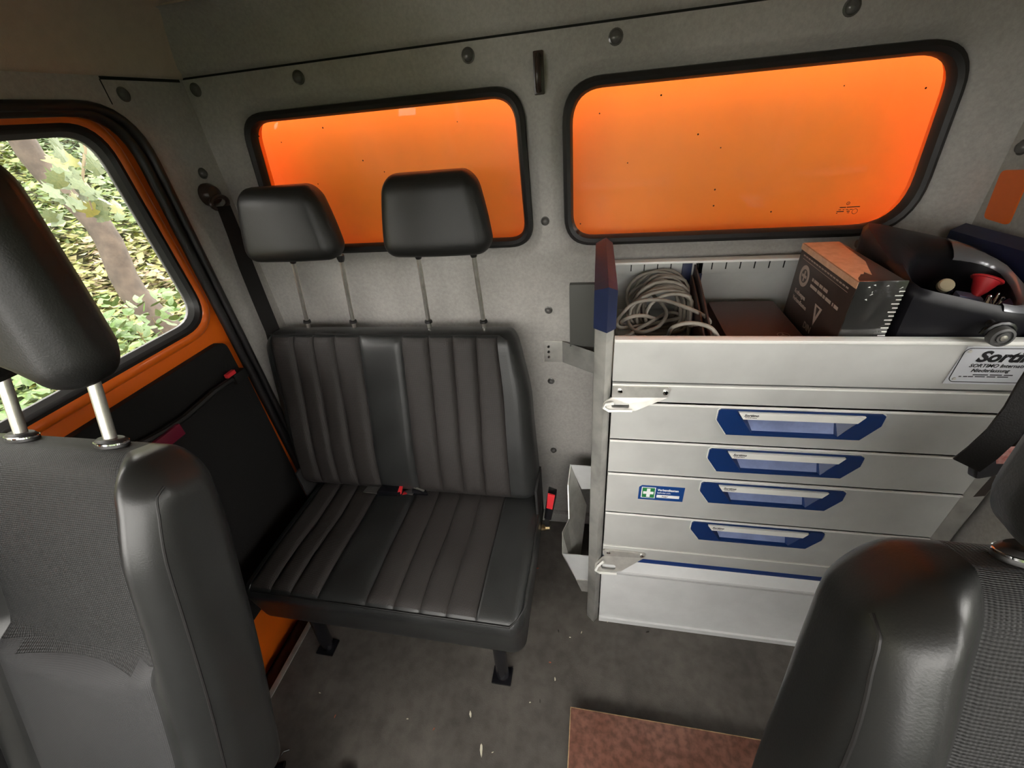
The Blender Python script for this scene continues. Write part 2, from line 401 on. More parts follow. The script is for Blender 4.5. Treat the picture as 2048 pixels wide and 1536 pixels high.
# coves and ceiling
mb = MB()
arc = [(WY, SEAM + .003)] + [(WY - .012 - .075 * (1 - math.cos(a)), SEAM + .02 + (CEIL - SEAM - .02) * math.sin(a)) for a in [math.radians(90 * i / 10) for i in range(11)]]
mb.loft([[(x, y, z) for y, z in [(WY + .06, SEAM + .003)] + arc] for x in (-1.3, 1.1)], cap=False, closed=False)
tag(build('trim_2', mb, 'trim_grey', ang=60), 'grey curved cove panel above the seam of the rear wall', 'trim', kind='structure')
mb = MB().box((-1.3, WY + .004, SEAM - .012), (1.1, WY + .03, SEAM + .012))
tag(build('trim_3', mb, 'seal_gap'), 'thin dark seam running under the rear cove', 'seam', kind='structure')
mb = MB(); nx = 30; ny = 24
for side in (0,):
    vs = []; fs = []
    for i in range(nx + 1):
        for j in range(ny + 1):
            x = -1.0 + 1.84 * i / nx; y = -.82 + 1.92 * j / ny
            vs.append((x, y, CEIL + .012 * math.sin(math.pi * i / nx) - .004 * math.cos(y * 9)))
    for i in range(nx):
        for j in range(ny): a = i * (ny + 1) + j; fs.append((a, a + 1, a + ny + 2, a + ny + 1))
    mb.add(vs, fs)
mb.box((-1.3, -.82, 1.785), (1.1, 1.10, 1.82)).box((-1.3, 1.097, 1.7605), (1.1, 1.13, 1.82))
tag(build('ceiling', mb, 'headliner', ang=60), 'brownish grey fabric headliner over the cab', 'ceiling', kind='structure')
for k, (xw, sgn) in enumerate(((LX, 1), (RX, -1))):
    mb = MB(); arc = [(xw - sgn * .03, SEAM), (xw, SEAM)] + [(xw + sgn * (.012 + .11 * (1 - math.cos(a))), SEAM + .01 + (CEIL - SEAM - .005) * math.sin(a)) for a in [math.radians(90 * i / 10) for i in range(11)]]
    mb.loft([[(x, y, z) for x, z in arc] for y in (-.82, WY + .03)], cap=False, closed=False)
    tag(build('trim_%d' % (4 + k), mb, 'headliner', ang=60), ['headliner edge curving down over the orange side door', 'headliner edge curving down on the cabinet side'][k], 'trim', kind='structure')
# floor
tag(build('floor', MB().box((-.985, -1.3, -.03), (1.0, 1.2, 0)), 'floor'), 'dark brownish rubber mat floor with dust and crumbs', 'floor', kind='structure')
tag(build('trim_6', MB().box((-1.0, -.2, -.03), (-.982, 1.0, .004)), 'alu_post', bevel=.002), 'scuffed aluminium edging strip along the door side of floor', 'edging', kind='structure')
mb = MB().box((-1.30, -1.3, -.16), (-1.0, 1.2, -.10)).box((-1.06, -.2, -.11), (-1.0, .98, -.035))
tag(build('trim_7', mb, 'rubber'), 'black rubber door sill below the floor edge', 'sill', kind='structure')
# left wall with rear door opening and front window opening
DO = [(.02, -.14), (.945, -.14), (.945, 1.59), (.02, 1.59)]
opening = [(.02, -.14), (.984, -.14)] + quadround([(.984, -.14), (.984, 1.580), (.02, 1.580), (.02, -.14)], [.001, .12, .05, .001], 8)[9:-9]
mb = MB().plate([(-1.32, -.20), (1.22, -.20), (1.22, SEAM), (-1.32, SEAM)], [opening, rrect(-1.0, -.12, 1.02, 1.56, .06)], lambda y, z: (LX, y, z), lambda y, z: (LX - .03, y, z))
wall_left = tag(build('wall_left', mb, 'trim_grey'), 'grey trim pillar beside the orange side door', 'wall', kind='structure')
clip((LX, .995, 1.604), (1, 0, 0), wall_left, .012); clip((LX, 1.115, 1.424), (1, 0, 0), wall_left, .0115)
build('seam', MB().box((LX - .01, .955, 1.585), (LX + .001, .957, 1.632)).box((LX - .01, .957, 1.631), (LX + .0015, 1.17, 1.637)), 'seal_gap', wall_left)
# door seal on the body opening
op = [p for p in opening]
pts = [(LX + .004, y, z) for y, z in opening[1:]]
sl = thing('trim_8', (LX, .945, -.1), 'black rubber seal lining the orange door opening', 'door seal', kind='structure')
build('seal', MB().tube([(LX - .008, y - .016, z - (.002 if z > 1.45 else 0)) for y, z in opening[1:]], .013, 10), 'rubber', sl)
build('seal_lip', MB().tube([(LX + .006, y + .002, z + (.004 if z > 1.45 else 0)) for y, z in opening[1:]], .010, 10), 'rubber', sl)
# orange side door
DX = -1.115
door = thing('door_1', (DX, .5, -.1), 'orange side door with black lower panel and clear window', 'door', kind='structure')
DW = [(.10, 1.536), (.906, 1.536), (.926, 1.074), (.10, 1.074)]
def dloop(d, r=(.04, .065, .075, .04), n=8):
    s = [(-1, 1), (1, 1), (1, -1), (-1, -1)]
    return quadround([(x + a * d, z + b * d) for (x, z), (a, b) in zip(DW, s)], [k + d * .8 for k in r], n)
skin = quadround([(.0, -.14), (1.005, -.14), (1.005, 1.61), (.0, 1.61)], [.01, .01, .13, .04], 8)
build('door_skin', MB().plate(skin, [dloop(.020)], lambda y, z: (DX, y, z), lambda y, z: (DX - .03, y, z)), 'orange', door)
# pressed bead round the window
build('window_bead', MB().loft([[(DX + dx, y, z) for y, z in dloop(d)] for d, dx in ((.018, -.006), (.020, .006), (.026, .010), (.036, .010), (.042, .006), (.048, -.002))], cap=False), 'orange', door)
build('gasket', MB().loft([[(DX + dx, y, z) for y, z in dloop(d)] for d, dx in ((.024, -.004), (.022, .006), (.012, .008), (.006, .0), (.004, -.012))], cap=False), 'rubber', door)
build('glass_channel', MB().loft([[(DX + dx, y, z) for y, z in dloop(d)] for d, dx in ((.007, -.001), (.003, -.005), (-.004, -.012), (-.004, -.02))], cap=False), 'rubber_grey', door)
build('pane', MB().plate(dloop(.004), [], lambda y, z: (DX - .016, y, z), None), 'glass_clear', door, smooth=False)
pan = quadround([(.03, .15), (.940, .15), (.940, .995), (.03, .995)], [.02, .02, .03, .02], 5)
build('door_panel', MB().plate(pan, [], lambda y, z: (DX + .022, y, z), lambda y, z: (DX - .002, y, z)), 'black_panel', door, bevel=.004)
# arm rest / map pocket edge on the panel
pts = [onX(490, 742, DX + .05), onX(430, 782, DX + .05), onX(370, 835, DX + .05), onX(330, 862, DX + .05), onX(250, 905, DX + .05)]
build('pocket_edge', MB().tube(pts, .009, 8), 'vinyl_dark', door)
lo = [(p.x - .012, p.y, .42) for p in pts]; hi = [(p.x, p.y, p.z) for p in pts]
build('door_pocket', MB().loft([[hi[i], (hi[i][0] - .03, hi[i][1], hi[i][2]), (lo[i][0] - .03, lo[i][1], lo[i][2]), lo[i]] for i in range(len(pts))]), 'black_panel', door)
p = onX(478, 748, DX + .05); build('grab_catch', MB().box((p.x - .02, p.y - .03, p.z - .02), (p.x + .012, p.y + .02, p.z + .012)), 'vinyl_dark', door, bevel=.004)
p = onX(462, 748, DX + .06); build('catch_mark', MB().box((p.x - .01, p.y - .016, p.z - .006), (p.x + .003, p.y + .016, p.z + .006)), 'red', door, bevel=.002)
p = onX(337, 880, DX + .068); build('reflector', MB().box((p.x - .012, p.y - .045, p.z - .017), (p.x, p.y + .045, p.z + .017)), 'maroon', door, bevel=.003)
# right wall, front, dashboard
mb = MB().plate([(-1.32, -.20), (1.22, -.20), (1.22, SEAM), (-1.32, SEAM)], [rrect(-1.0, -.12, 1.02, 1.56, .06), rrect(.06, .74, 1.10, 1.545, .06)], lambda y, z: (RX, y, z), lambda y, z: (RX + .03, y, z))
wall_right = tag(build('wall_right', mb, 'trim_grey'), 'grey trim side wall beyond the drawer cabinet', 'wall', kind='structure')
clip((RX, 1.150, 1.345), (-1, 0, 0), wall_right, .012)
a = [(1.085, 1.205), (1.155, 1.205), (1.17, 1.30), (1.10, 1.31)]
build('body_panel', MB().plate(quadround(a, .012, 4), [], lambda y, z: (RX - .003, y, z), lambda y, z: (RX + .004, y, z)), 'orange', wall_right)
pts = [(-1.0, .5), ]
mb = MB().box((-1.12, -1.34, -.2), (.9, -1.30, .98)).box((-1.12, -1.34, .90), (.9, -.95, .96))
mb.hexa([(-1.12, -1.34, .96), (-1.02, -1.34, .96), (-1.02, -1.30, .96), (-1.12, -1.30, .96), (-1.12, -.85, 1.80), (-1.02, -.85, 1.80), (-1.02, -.80, 1.80), (-1.12, -.80, 1.80)])
mb.hexa([(.80, -1.34, .96), (.90, -1.34, .96), (.90, -1.30, .96), (.80, -1.30, .96), (.80, -.85, 1.80), (.90, -.85, 1.80), (.90, -.80, 1.80), (.80, -.80, 1.80)])
mb.box((-1.12, -.87, 1.70), (.9, -.78, 1.80))
tag(build('wall_front', mb, 'dark', smooth=False), 'dark dashboard wall and windscreen pillars at the front of the cab', 'wall', kind='structure')
tag(build('window_3', MB().add([(-1.04, -1.31, .96), (.82, -1.31, .96), (.82, -.84, 1.72), (-1.04, -.84, 1.72)], [(0, 1, 2, 3)]), 'glass_clear', smooth=False), 'sloping windscreen pane at the front of the cab', 'window', kind='structure')
for n_, (x, y0, y1, lab) in enumerate(((LX - .015, -1.02, -.10, 'front side window pane ahead of the orange door'), (RX + .015, -1.02, -.10, 'front side window pane beside the driver seat'), (RX + .016, .04, .76, 'rear side window pane on the cabinet side'))):
    tag(build('window_%d' % (4 + n_), MB().add([(x, y0, 1.0), (x, y1, 1.0), (x, y1, 1.58), (x, y0, 1.58)], [(0, 1, 2, 3)]), 'glass_clear', smooth=False), lab, 'window', kind='structure')
# coat hook on the pillar between the windows
hk = thing('coat_hook', (-.14, WY, 1.52), 'small dark brown coat hook on pillar between the rear windows', 'hook')
build('back_plate', MB().box((-.151, WY - .006, 1.522), (-.127, WY, 1.604)), 'hook', hk, bevel=.004)
build('hook_arm', MB().tube([(-.139, WY - .004, 1.594), (-.139, WY - .018, 1.588), (-.139, WY - .024, 1.565), (-.139, WY - .022, 1.54), (-.139, WY - .012, 1.530)], .0068, 10), 'hook', hk)
# ================================================================== OUTSIDE
mb = MB().box((-1.55, 1.352, -.75), (1.35, 1.412, 2.6))
bx = thing('box_body', (0, 1.65, -.8), 'orange box body of the truck close behind the rear windows', 'truck body')
build('front_panel', mb, 'orange_box', bx, bevel=.01)
build('subframe', MB().box((-.6, 1.3, -.8), (.4, 1.50, -.74)), 'dark', bx)
tag(build('ground', MB().add([(-3.2, -14, -.8), (16, -14, -.8), (16, 14, -.8), (-3.2, 14, -.8)], [(0, 1, 2, 3)]), 'asphalt', smooth=False), 'flat grey track the truck stands on', 'ground', kind='structure')
def bank(x, y):
    d = max(0, -3.0 - x); return -.8 + d * .42 + .10 * d * d * .35 + .18 * noise.noise(Vector((x * .6, y * .6, 0))) * min(1, d)
mb = MB(); vs = []; fs = []; NX, NY = 34, 50
for i in range(NX):
    for j in range(NY):
        x = -2.9 - 11 * (i / (NX - 1)) ** 1.3; y = -6 + 20 * j / (NY - 1); vs.append((x, y, bank(x, y)))
for i in range(NX - 1):
    for j in range(NY - 1): a = i * NY + j; fs.append((a, a + 1, a + NY + 1, a + NY))
mb.add(vs, fs)
tag(build('bank', mb, 'soil'), 'leaf-strewn earth bank beyond the side door window', 'ground', kind='structure')
mb = MB(); rnd = random.Random(3)
for k in range(60000):
    t = rnd.random(); x = -3.1 - 8.5 * t ** 1.2; y = -x * rnd.uniform(.22, 1.0)
    p = Vector((x, y, bank(x, y) + rnd.random() ** 2 * .5)); L_ = .025 + .045 * rnd.random(); W_ = L_ * (.28 + .35 * rnd.random())
    a = rnd.random() * 6.283; d = Vector((math.cos(a), math.sin(a), rnd.uniform(-.5, .4))).normalized(); n = d.cross(Vector((rnd.uniform(-.1, .9), rnd.uniform(-.5, .5), 1))).normalized()
    q = d.cross(n) * W_ * .35
    mb.add([p - d * L_, p + n * W_ + q, p + d * L_, p - n * W_ + q], [(0, 1, 2), (0, 2, 3)])
tag(build('ivy_cover', mb, 'ivy', smooth=False, recalc=False), 'ivy and dry leaf litter covering the bank', 'undergrowth', kind='stuff')
# added hedges ahead and on far side, blocking horizon light and dimming window reflections
def light_blocker(name, p0, p1, hgt, lab, seed):
    p0, p1 = Vector(p0), Vector(p1); d = (p1 - p0); n = Vector((-d.y, d.x, 0)).normalized(); NU, NV = 60, 14; mb = MB(); vs = []; fs = []
    for i in range(NU + 1):
        for j in range(NV + 1):
            t = i / NU; a = math.pi * j / NV; q = p0 + d * t
            hh_ = hgt * (1 + .22 * noise.noise(Vector((t * 9, seed, 0)))); b = .35 * noise.noise(Vector((t * 30, j * .9, seed)))
            vs.append(q + n * (math.cos(a) * (1.1 + b)) + Vector((0, 0, -.8 + (hh_ + b) * math.sin(a) ** .6 if 0 < j < NV else -.8)))
    for i in range(NU):
        for j in range(NV): a = i * (NV + 1) + j; fs.append((a, a + 1, a + NV + 2, a + NV + 1))
    mb.add(vs, fs); tag(build(name, mb, 'hedge_green'), lab, 'hedge')
light_blocker('hedge', (-4, -8.5, 0), (5.4, -9, 0), 3.0, 'tall dark green hedge across the track ahead of the truck', 3.1)
light_blocker('hedge', (7.2, -8.5, 0), (7.5, 8, 0), 3.0, 'dark green hedge running along the far side of the track', 8.7)
# tree trunk
tr = thing('tree', onX(352, 680, -3.35), 'leaning tree with smooth grey brown trunk beyond door window', 'tree')
base = onX(380, 720, -3.3); top = onX(45, 265, -3.75); pts = [base.lerp(top, i / 14) + Vector((.03 * math.sin(i * .9), .03 * math.cos(i * .7), 0)) for i in range(15)]
pts = [pts[0] + (pts[0] - pts[4]) * .8] + pts + [pts[-1] + (pts[-1] - pts[-4]) * (1 + k) for k in range(4)]
build('trunk', MB().tube(pts, [.100 - .002 * i for i in range(len(pts))], 14), 'bark', tr)
def leafmesh(name, poly, mt):
    mb = MB(); mb.add([(0, 0, 0)] + [(a, b, -.12 * abs(a) - .10 * b * b) for a, b in poly], [(0, i + 1, i + 2) for i in range(len(poly) - 1)] + [(0, len(poly), 1)])
    me = bpy.data.meshes.new(name); me.from_pydata([v for v in mb.v], [], mb.f); me.materials.append(MATS[mt]); return me
half = [(0, -.45), (.20, -.48), (.50, -.35), (.34, -.12), (.56, .10), (.72, .34), (.40, .30), (.30, .42), (.26, .62), (.10, .60), (0, 1.0)]
maple = half + [(-a, b) for a, b in half[::-1][1:-1]]
mm = [leafmesh('leaf', maple, 'leaf_maple'), leafmesh('leaf', maple, 'leaf_yellow')]
oval = [(.0, -.8), (.3, -.62), (.48, -.2), (.42, .2), (.22, .65), (0, 1), (-.22, .65), (-.42, .2), (-.48, -.2), (-.3, -.62)]
sm = leafmesh('leaf', oval, 'leaf_shrub')
def put_leaf(me, parent, p, s, rx, ry, rz):
    o = bpy.data.objects.new('leaf', me); C.objects.link(o); o.parent = parent
    o.location = Vector(p) - root_loc(parent); o.scale = (s, s, s); o.rotation_euler = (rx, ry, rz)
br = thing('maple_branch', onX(200, 300, -2.55), 'hanging maple branch with pale green lobed leaves before tree trunk', 'branch')
rnd = random.Random(11)
spine = [onX(150, 150, -2.7), onX(170, 300, -2.6), onX(165, 360, -2.55), onX(185, 420, -2.5)]
build('twig', MB().tube(spine, [.012, .008, .006, .003], 6), 'twig', br)
for k in range(46):
    u = rnd.uniform(95, 240) ; v = rnd.uniform(285, 440)
    if k > 30: u, v = rnd.uniform(120, 225), rnd.uniform(330, 420)
    p = onX(u, v, -2.55 + rnd.uniform(-.15, .15))
    put_leaf(mm[1 if rnd.random() < .22 else 0], br, p, rnd.uniform(.045, .075), rnd.uniform(.6, 1.7), rnd.uniform(-.5, .5), 1.57 + rnd.uniform(-.9, .9))
sh = thing('shrub', onZ(300, 720, -.6) if False else onX(300, 760, -2.7), 'low shrub with broad bright green leaves below the tree trunk', 'shrub')
for k in range(290):
    u = rnd.uniform(150, 400); v = rnd.uniform(500, 720)
    if k % 4 == 0: u, v = rnd.uniform(-20, 130), rnd.uniform(750, 870)
    elif v < 660 - (u - 150) * .5: v += 90
    p = onX(u, v, -2.75 + rnd.uniform(-.25, .25))
    put_leaf(sm, sh, p, rnd.uniform(.028, .055), rnd.uniform(-.3, 1.1), rnd.uniform(-.6, .6), rnd.uniform(0, 6.28))
st = MB()
for k in range(16):
    p = onX(rnd.uniform(20, 380), rnd.uniform(560, 800), -2.75); st.tube([(p.x + .1, p.y + .05, -.82), (p.x + .05, p.y, (p.z - .8) * .5), p - Vector((0, 0, .04))], .0025, 5)
build('stems', st, 'twig', sh)
# ================================================================== BENCH
bench = thing('bench_seat', (-.57, .75, 0), 'black two-seat rear bench with ribbed cloth panels and twin headrests', 'bench seat')
def colcoords(cols, lo, hi, per=9):
    out = [lo]
    allc = [lo] + [c for c in cols] + [hi]
    for a, b in zip(allc[:-1], allc[1:]):
        n = per if b - a < .11 else per + 3
        for i in range(1, n + 1):
            t = i / n; t = .5 - .5 * math.cos(math.pi * t); out.append(a + (b - a) * t)
    return out
def pleat(x, cols, amp, groove, fab):
    """height of padded ribs between the stitched lines"""
    for a, b in zip(cols[:-1], cols[1:]):
        if a <= x <= b:
            u = (x - a) / (b - a); e = min(x - a, b - x)
            k = amp if (a, b) in fab else amp * .9
            return k * (1 - (2 * u - 1) ** 4) - groove * math.exp(-(e / .005) ** 2)
    return 0
# ---- seat cushion
SC = [-.955, -.885, -.82, -.735, -.590, -.508, -.434, -.360, -.278]
cx, cy, cz = -.5725, .728, .333; h = (.4175, .235, .090); r = .040
cols = [c - cx for c in SC]
cs = colcoords(cols, -h[0], h[0]); cs += [-h[0] + r * i / 4 for i in range(5)] + [h[0] - r * i / 4 for i in range(5)]
cs = sorted(set(round(c, 5) for c in cs))
pos, raw, faces = rgrid(h, r, (1, 26, 6), [cs, None, None])
fabS = [(a, b) for a, b in zip(cols[:-1], cols[1:]) if (a + b) / 2 < -.735 - cx or (a + b) / 2 > -.59 - cx]
new = []
for p, q in zip(pos, raw):
    p = p.copy()
    if p.z > 0:
        kf = smoothstep(0, .06, p.z) * smoothstep(-h[1], -h[1] + .05, p.y) 
        p.z += pleat(q.x, cols, .0042, .006, fabS) * kf
        p.z += .010 * math.cos(p.y / h[1] * 1.5) - .016 * math.exp(-((p.y - .05) / .12) ** 2) * (math.exp(-((p.x + .25) / .13) ** 2) + math.exp(-((p.x - .17) / .13) ** 2))
    k = (p.z + h[2]) / (2 * h[2])
    if p.y < 0: p.y += .018 * (1 - k) * (-p.y / h[1])
    p.x *= 1 - .012 * (1 - k)
    new.append(Vector((p.x + cx, p.y + cy, p.z + cz)))
def cl(c, side):
    if side == 'z+' and cols[0] < c.x < cols[3] and c.y > -h[1] + .016: return 'a'
    if side == 'z+' and cols[4] < c.x < cols[8] and c.y > -h[1] + .016: return 'b'
    return 'body'
split_build(raw, new, faces, cl, {'body': ('seat_cushion', 'vinyl_bench'), 'a': ('cloth_panel', 'bench_cloth'), 'b': ('cloth_panel', 'bench_cloth')}, lambda k, res: bench if k == 'body' else res['body'], lambda q, s: (q.x, q.y))
seatc = [c for c in bench.children if c.name.startswith('seat_cushion')][0]
front = [(x, cy - h[1] + .012 + .0 * x, cz + h[2] - .006) for x in [-.94 + .75 * i / 20 for i in range(21)]] + [(-.172, cy - h[1] + .035, cz + h[2] - .006)] + [(-.160, cy - .17 + .36 * i / 8, cz + h[2] - .010) for i in range(9)]
build('piping', MB().tube(front, .0028, 6), 'vinyl_dark', seatc)
# ---- backrest
BC = [-1.005, -.924, -.855, -.783, -.699, -.561, -.476, -.402, -.331, -.253]
bx_ = -.6135; h2 = (.4325, .278, .062); r2 = .045     # x, up, thick
cols2 = [c - bx_ for c in BC]
cs = colcoords(cols2, -h2[0], h2[0]); cs += [-h2[0] + r2 * i / 4 for i in range(5)] + [h2[0] - r2 * i / 4 for i in range(5)]
cs = sorted(set(round(c, 5) for c in cs))
pos, raw, faces = rgrid(h2, r2, (1, 26, 4), [cs, None, None])
fabB = [(a, b) for a, b in zip(cols2[:-1], cols2[1:]) if (a + b) / 2 < -.699 - bx_ or (a + b) / 2 > -.561 - bx_]
th = math.radians(14); BY, BZ = .999, .702
def backpt(x, t, w): # t up along the back, w forward
    return Vector((x, BY + t * math.sin(th) - w * math.cos(th), BZ + t * math.cos(th) + w * math.sin(th)))
new = []
for p, q in zip(pos, raw):
    p = p.copy()
    if p.z > 0:
        kf = smoothstep(0, .05, p.z) * smoothstep(-h2[1], -h2[1] + .05, p.y) * (1 - smoothstep(h2[1] - .03, h2[1], p.y))
        p.z += pleat(q.x, cols2, .0065, .008, fabB) * kf + .010 * math.exp(-((p.y + .13) / .12) ** 2) - .008 * smoothstep(.0, .28, p.y)
    if p.x > h2[0] - .12: p.x -= .035 * smoothstep(.05, h2[1], p.y) * ((p.x - h2[0] + .12) / .12)
    if p.x < -h2[0] + .06: p.x += .03 * smoothstep(.2, -h2[1], p.y) 
    if p.x > h2[0] - .12: p.x += .02 * smoothstep(.1, -h2[1], p.y) * ((p.x - h2[0] + .12) / .12)
    if p.y > h2[1] - .05: p.y -= .02 * max(0, abs(p.x) / h2[0] - .88) / .12
    new.append(backpt(p.x + bx_, p.y, p.z))
def cl2(c, side):
    if side == 'z+' and c.y < h2[1] - .012:
        if cols2[0] < c.x < cols2[4]: return 'a'
        if cols2[5] < c.x < cols2[9]: return 'b'
    return 'body'
split_build(raw, new, faces, cl2, {'body': ('backrest', 'vinyl_bench'), 'a': ('cloth_panel', 'bench_cloth'), 'b': ('cloth_panel', 'bench_cloth')}, lambda k, res: bench if k == 'body' else res['body'], lambda q, s: (q.x, q.y))
backr = [c for c in bench.children if c.name.startswith('backrest')][0]
pp = [backpt(x, h2[1] - .008, h2[2] - .012) for x in [-1.0 + .74 * i / 14 for i in range(15)]] + [backpt(-.232, h2[1] - .03, h2[2] - .02), backpt(-.218, h2[1] - .08, h2[2] - .025), backpt(-.204, .1, h2[2] - .03), backpt(-.190, -.1, h2[2] - .03), backpt(-.178, -.24, h2[2] - .03)]
build('piping', MB().tube(pp, .0026, 6), 'vinyl_dark', backr)
# ---- headrests
def headrest(parent, cx, y, z0, z1, wt, wb, thick, posts, lean=.10):
    hh = (wb, (z1 - z0) / 2, thick); r = .042
    pos, raw, faces = rgrid(hh, r, (10, 10, 3), k=5)
    new = []
    for p in pos:
        t = max(0, (p.y + hh[1]) / (2 * hh[1])); s = 1 + (wt / wb - 1) * t ** 1.6
        x = p.x * s; yy = y - p.z * (1 - .12 * t) + lean * (p.y) + .014 * math.cos(p.x / wb * 1.4) * (-1 if p.z > 0 else .2)
        new.append(Vector((cx + x, yy, (z0 + z1) / 2 + p.y)))
    mb = MB(); mb.v = new; mb.f = [f for f, s in faces]
    o = build('headrest', mb, 'vinyl_dark', parent, recalc=True, ang=80)
    for (x, xt) in posts:
        b = onY(x, 642, y + .012); t = onY(xt, 524, y + .004); t.z = z0 - .002
        d = (t - b).normalized()
        build('post', MB().cyl(b - d * .05, t + d * .03, .0064, 12), 'steel', o)
        build('collar', MB().lathe(t + d * .006, -d, [(.011, 0), (.011, .008), (.008, .018), (.006, .019)], 12), 'rubber', o)
        build('ferrule', MB().lathe(b - d * .004, d, [(.012, 0), (.011, .006), (.006, .009)], 12), 'rubber', backr)
headrest(bench, -.832, 1.065, 1.195, 1.385, .112, .149, .045, [(614, 587), (706, 684)])
headrest(bench, -.405, 1.060, 1.197, 1.393, .116, .148, .045, [(857, 839), (967, 949)])
# ---- frame and feet
build('seat_frame', MB().box((-.96, .56, .20), (-.19, .92, .245)), 'dark', bench, bevel=.005)
for x, y in ((-.256, .555), (-.876, .555), (-.256, .93), (-.876, .93)):
    lg = build('leg', MB().tube([(x, y + .02, .22), (x, y, .03), (x, y, .008)], .020, 12), 'tool_black', bench)
    build('foot_plate', MB().box((x - .032, y - .030, 0), (x + .030, y + .022, .008)), 'tool_black', lg, bevel=.003)
for x in (-.166, -1.0): build('hinge_bracket', MB().box((x, .86, .30), (x + .008, .97, .52)), 'dark', bench, bevel=.002)
# ---- buckles
bk = thing('seat_belt_buckle', (-.66, .88, .43), 'black seat belt buckle with red button lying on the bench seam', 'buckle', None)
Bm = MB().hexa([onZ(753, 992, 0.457), onZ(800, 993, 0.457), onZ(806, 968, 0.457), onZ(768, 968, 0.457), onZ(753, 984, 0.482), onZ(800, 985, 0.482), onZ(806, 963, 0.482), onZ(768, 963, 0.482)])
build('housing', Bm, 'tool_black', bk, bevel=.004)
build('release_button', MB().hexa([onZ(795, 992, 0.461), onZ(803, 988, 0.461), onZ(808, 968, 0.461), onZ(802, 968, 0.461), onZ(795, 984, 0.4835), onZ(803, 982, 0.4835), onZ(809, 963, 0.4835), onZ(802, 963, 0.4835)]), 'red', bk, bevel=.001)
build('webbing', MB().strap([onZ(735, 974, 0.448), onZ(752, 976, 0.462), onZ(772, 978, 0.470)], YV, .045, .003), 'belt_grey', bk)
bk = thing('belt_tongue', (-.56, .88, .43), 'black and chrome belt tongue tucked into the bench seam', 'belt tongue')
build('tongue_cover', MB().hexa([onZ(822, 990, 0.452), onZ(856, 992, 0.452), onZ(852, 978, 0.452), onZ(824, 972, 0.452), onZ(824, 986, 0.467), onZ(856, 988, 0.467), onZ(850, 976, 0.472), onZ(824, 970, 0.472)]), 'tool_black', bk, bevel=.003)
build('metal_tongue', MB().strap([onZ(806, 986, 0.458), onZ(816, 984, 0.464), onZ(828, 986, 0.464)], YV, .022, .003), 'chrome', bk, bevel=.001)
build('edge_plate', MB().strap([onZ(826, 974, 0.475), onZ(848, 982, 0.475)], YV, .006, .003), 'steel', bk)
bk = thing('buckle_stalk', (-.145, .88, .30), 'upright buckle with red face on a stalk beside the bench', 'buckle')
a = onX(1100, 1000, -.135)
P = lambda u, v, dx=0: onX(u, v, -.135) + Vector((dx, 0, 0))
def slab(us, x0, x1): 
    q = [onY(u, v, .90) for u, v in us]; return MB().hexa([Vector((p.x, .885, p.z)) for p in q] + [Vector((p.x, .925, p.z)) for p in q])
build('housing', slab([(1089, 1030), (1103, 1034), (1113, 990), (1096, 984)], 0, 0), 'tool_black', bk, bevel=.003)
q = [onY(u, v, .886) for u, v in [(1093, 1014), (1105, 1017), (1110, 990), (1096, 986)]]
build('red_face', MB().hexa([Vector((p.x, .881, p.z)) for p in q] + [Vector((p.x, .887, p.z)) for p in q]), 'red', bk, bevel=.001)
build('stalk', MB().strap([onY(1096, 1032, .90), onY(1093, 1045, .9), onY(1096, 1058, .9)], XV, .016, .006), 'dark', bk)
build('bolt', MB().cyl(onY(1080, 1055, .9), onY(1092, 1055, .9), .010, 8).cyl(onY(1092, 1055, .9), onY(1100, 1055, .9), .008, 6), 'gold_bolt', bk)
# ---- shoulder belt at the pillar
sb = thing('shoulder_belt', (-1.06, 1.12, .95), 'black shoulder belt hanging from its loop on the grey pillar', 'seat belt')
c = onX(436, 398, LX + .03)
build('loop_cover', MB().lathe(c + Vector((-.028, 0, .012)), (1, 0, 0), [(.030, 0), (.030, .012), (.022, .026), (.010, .030)], 18), 'hook', sb)
build('guide_loop', MB().tube([c + Vector((0, .030 * math.cos(a) * 1.0, -.010 + .016 * math.sin(a))) for a in [math.radians(20 * i) for i in range(18)]], .006, 8, closed=True), 'hook', sb)
pts = [onX(447, 412, LX + .035), onX(470, 470, LX + .04), onX(492, 530, LX + .045), onX(520, 600, LX + .05), onX(545, 660, LX + .055), onX(556, 700, LX + .06)]
build('webbing', MB().strap(pts, [(0, 1, .2), (.1, 1, .2), (.25, .9, .2), (.3, .9, .2), (.3, .9, .2), (.3, .9, .2)], .046, .003), 'belt', sb)
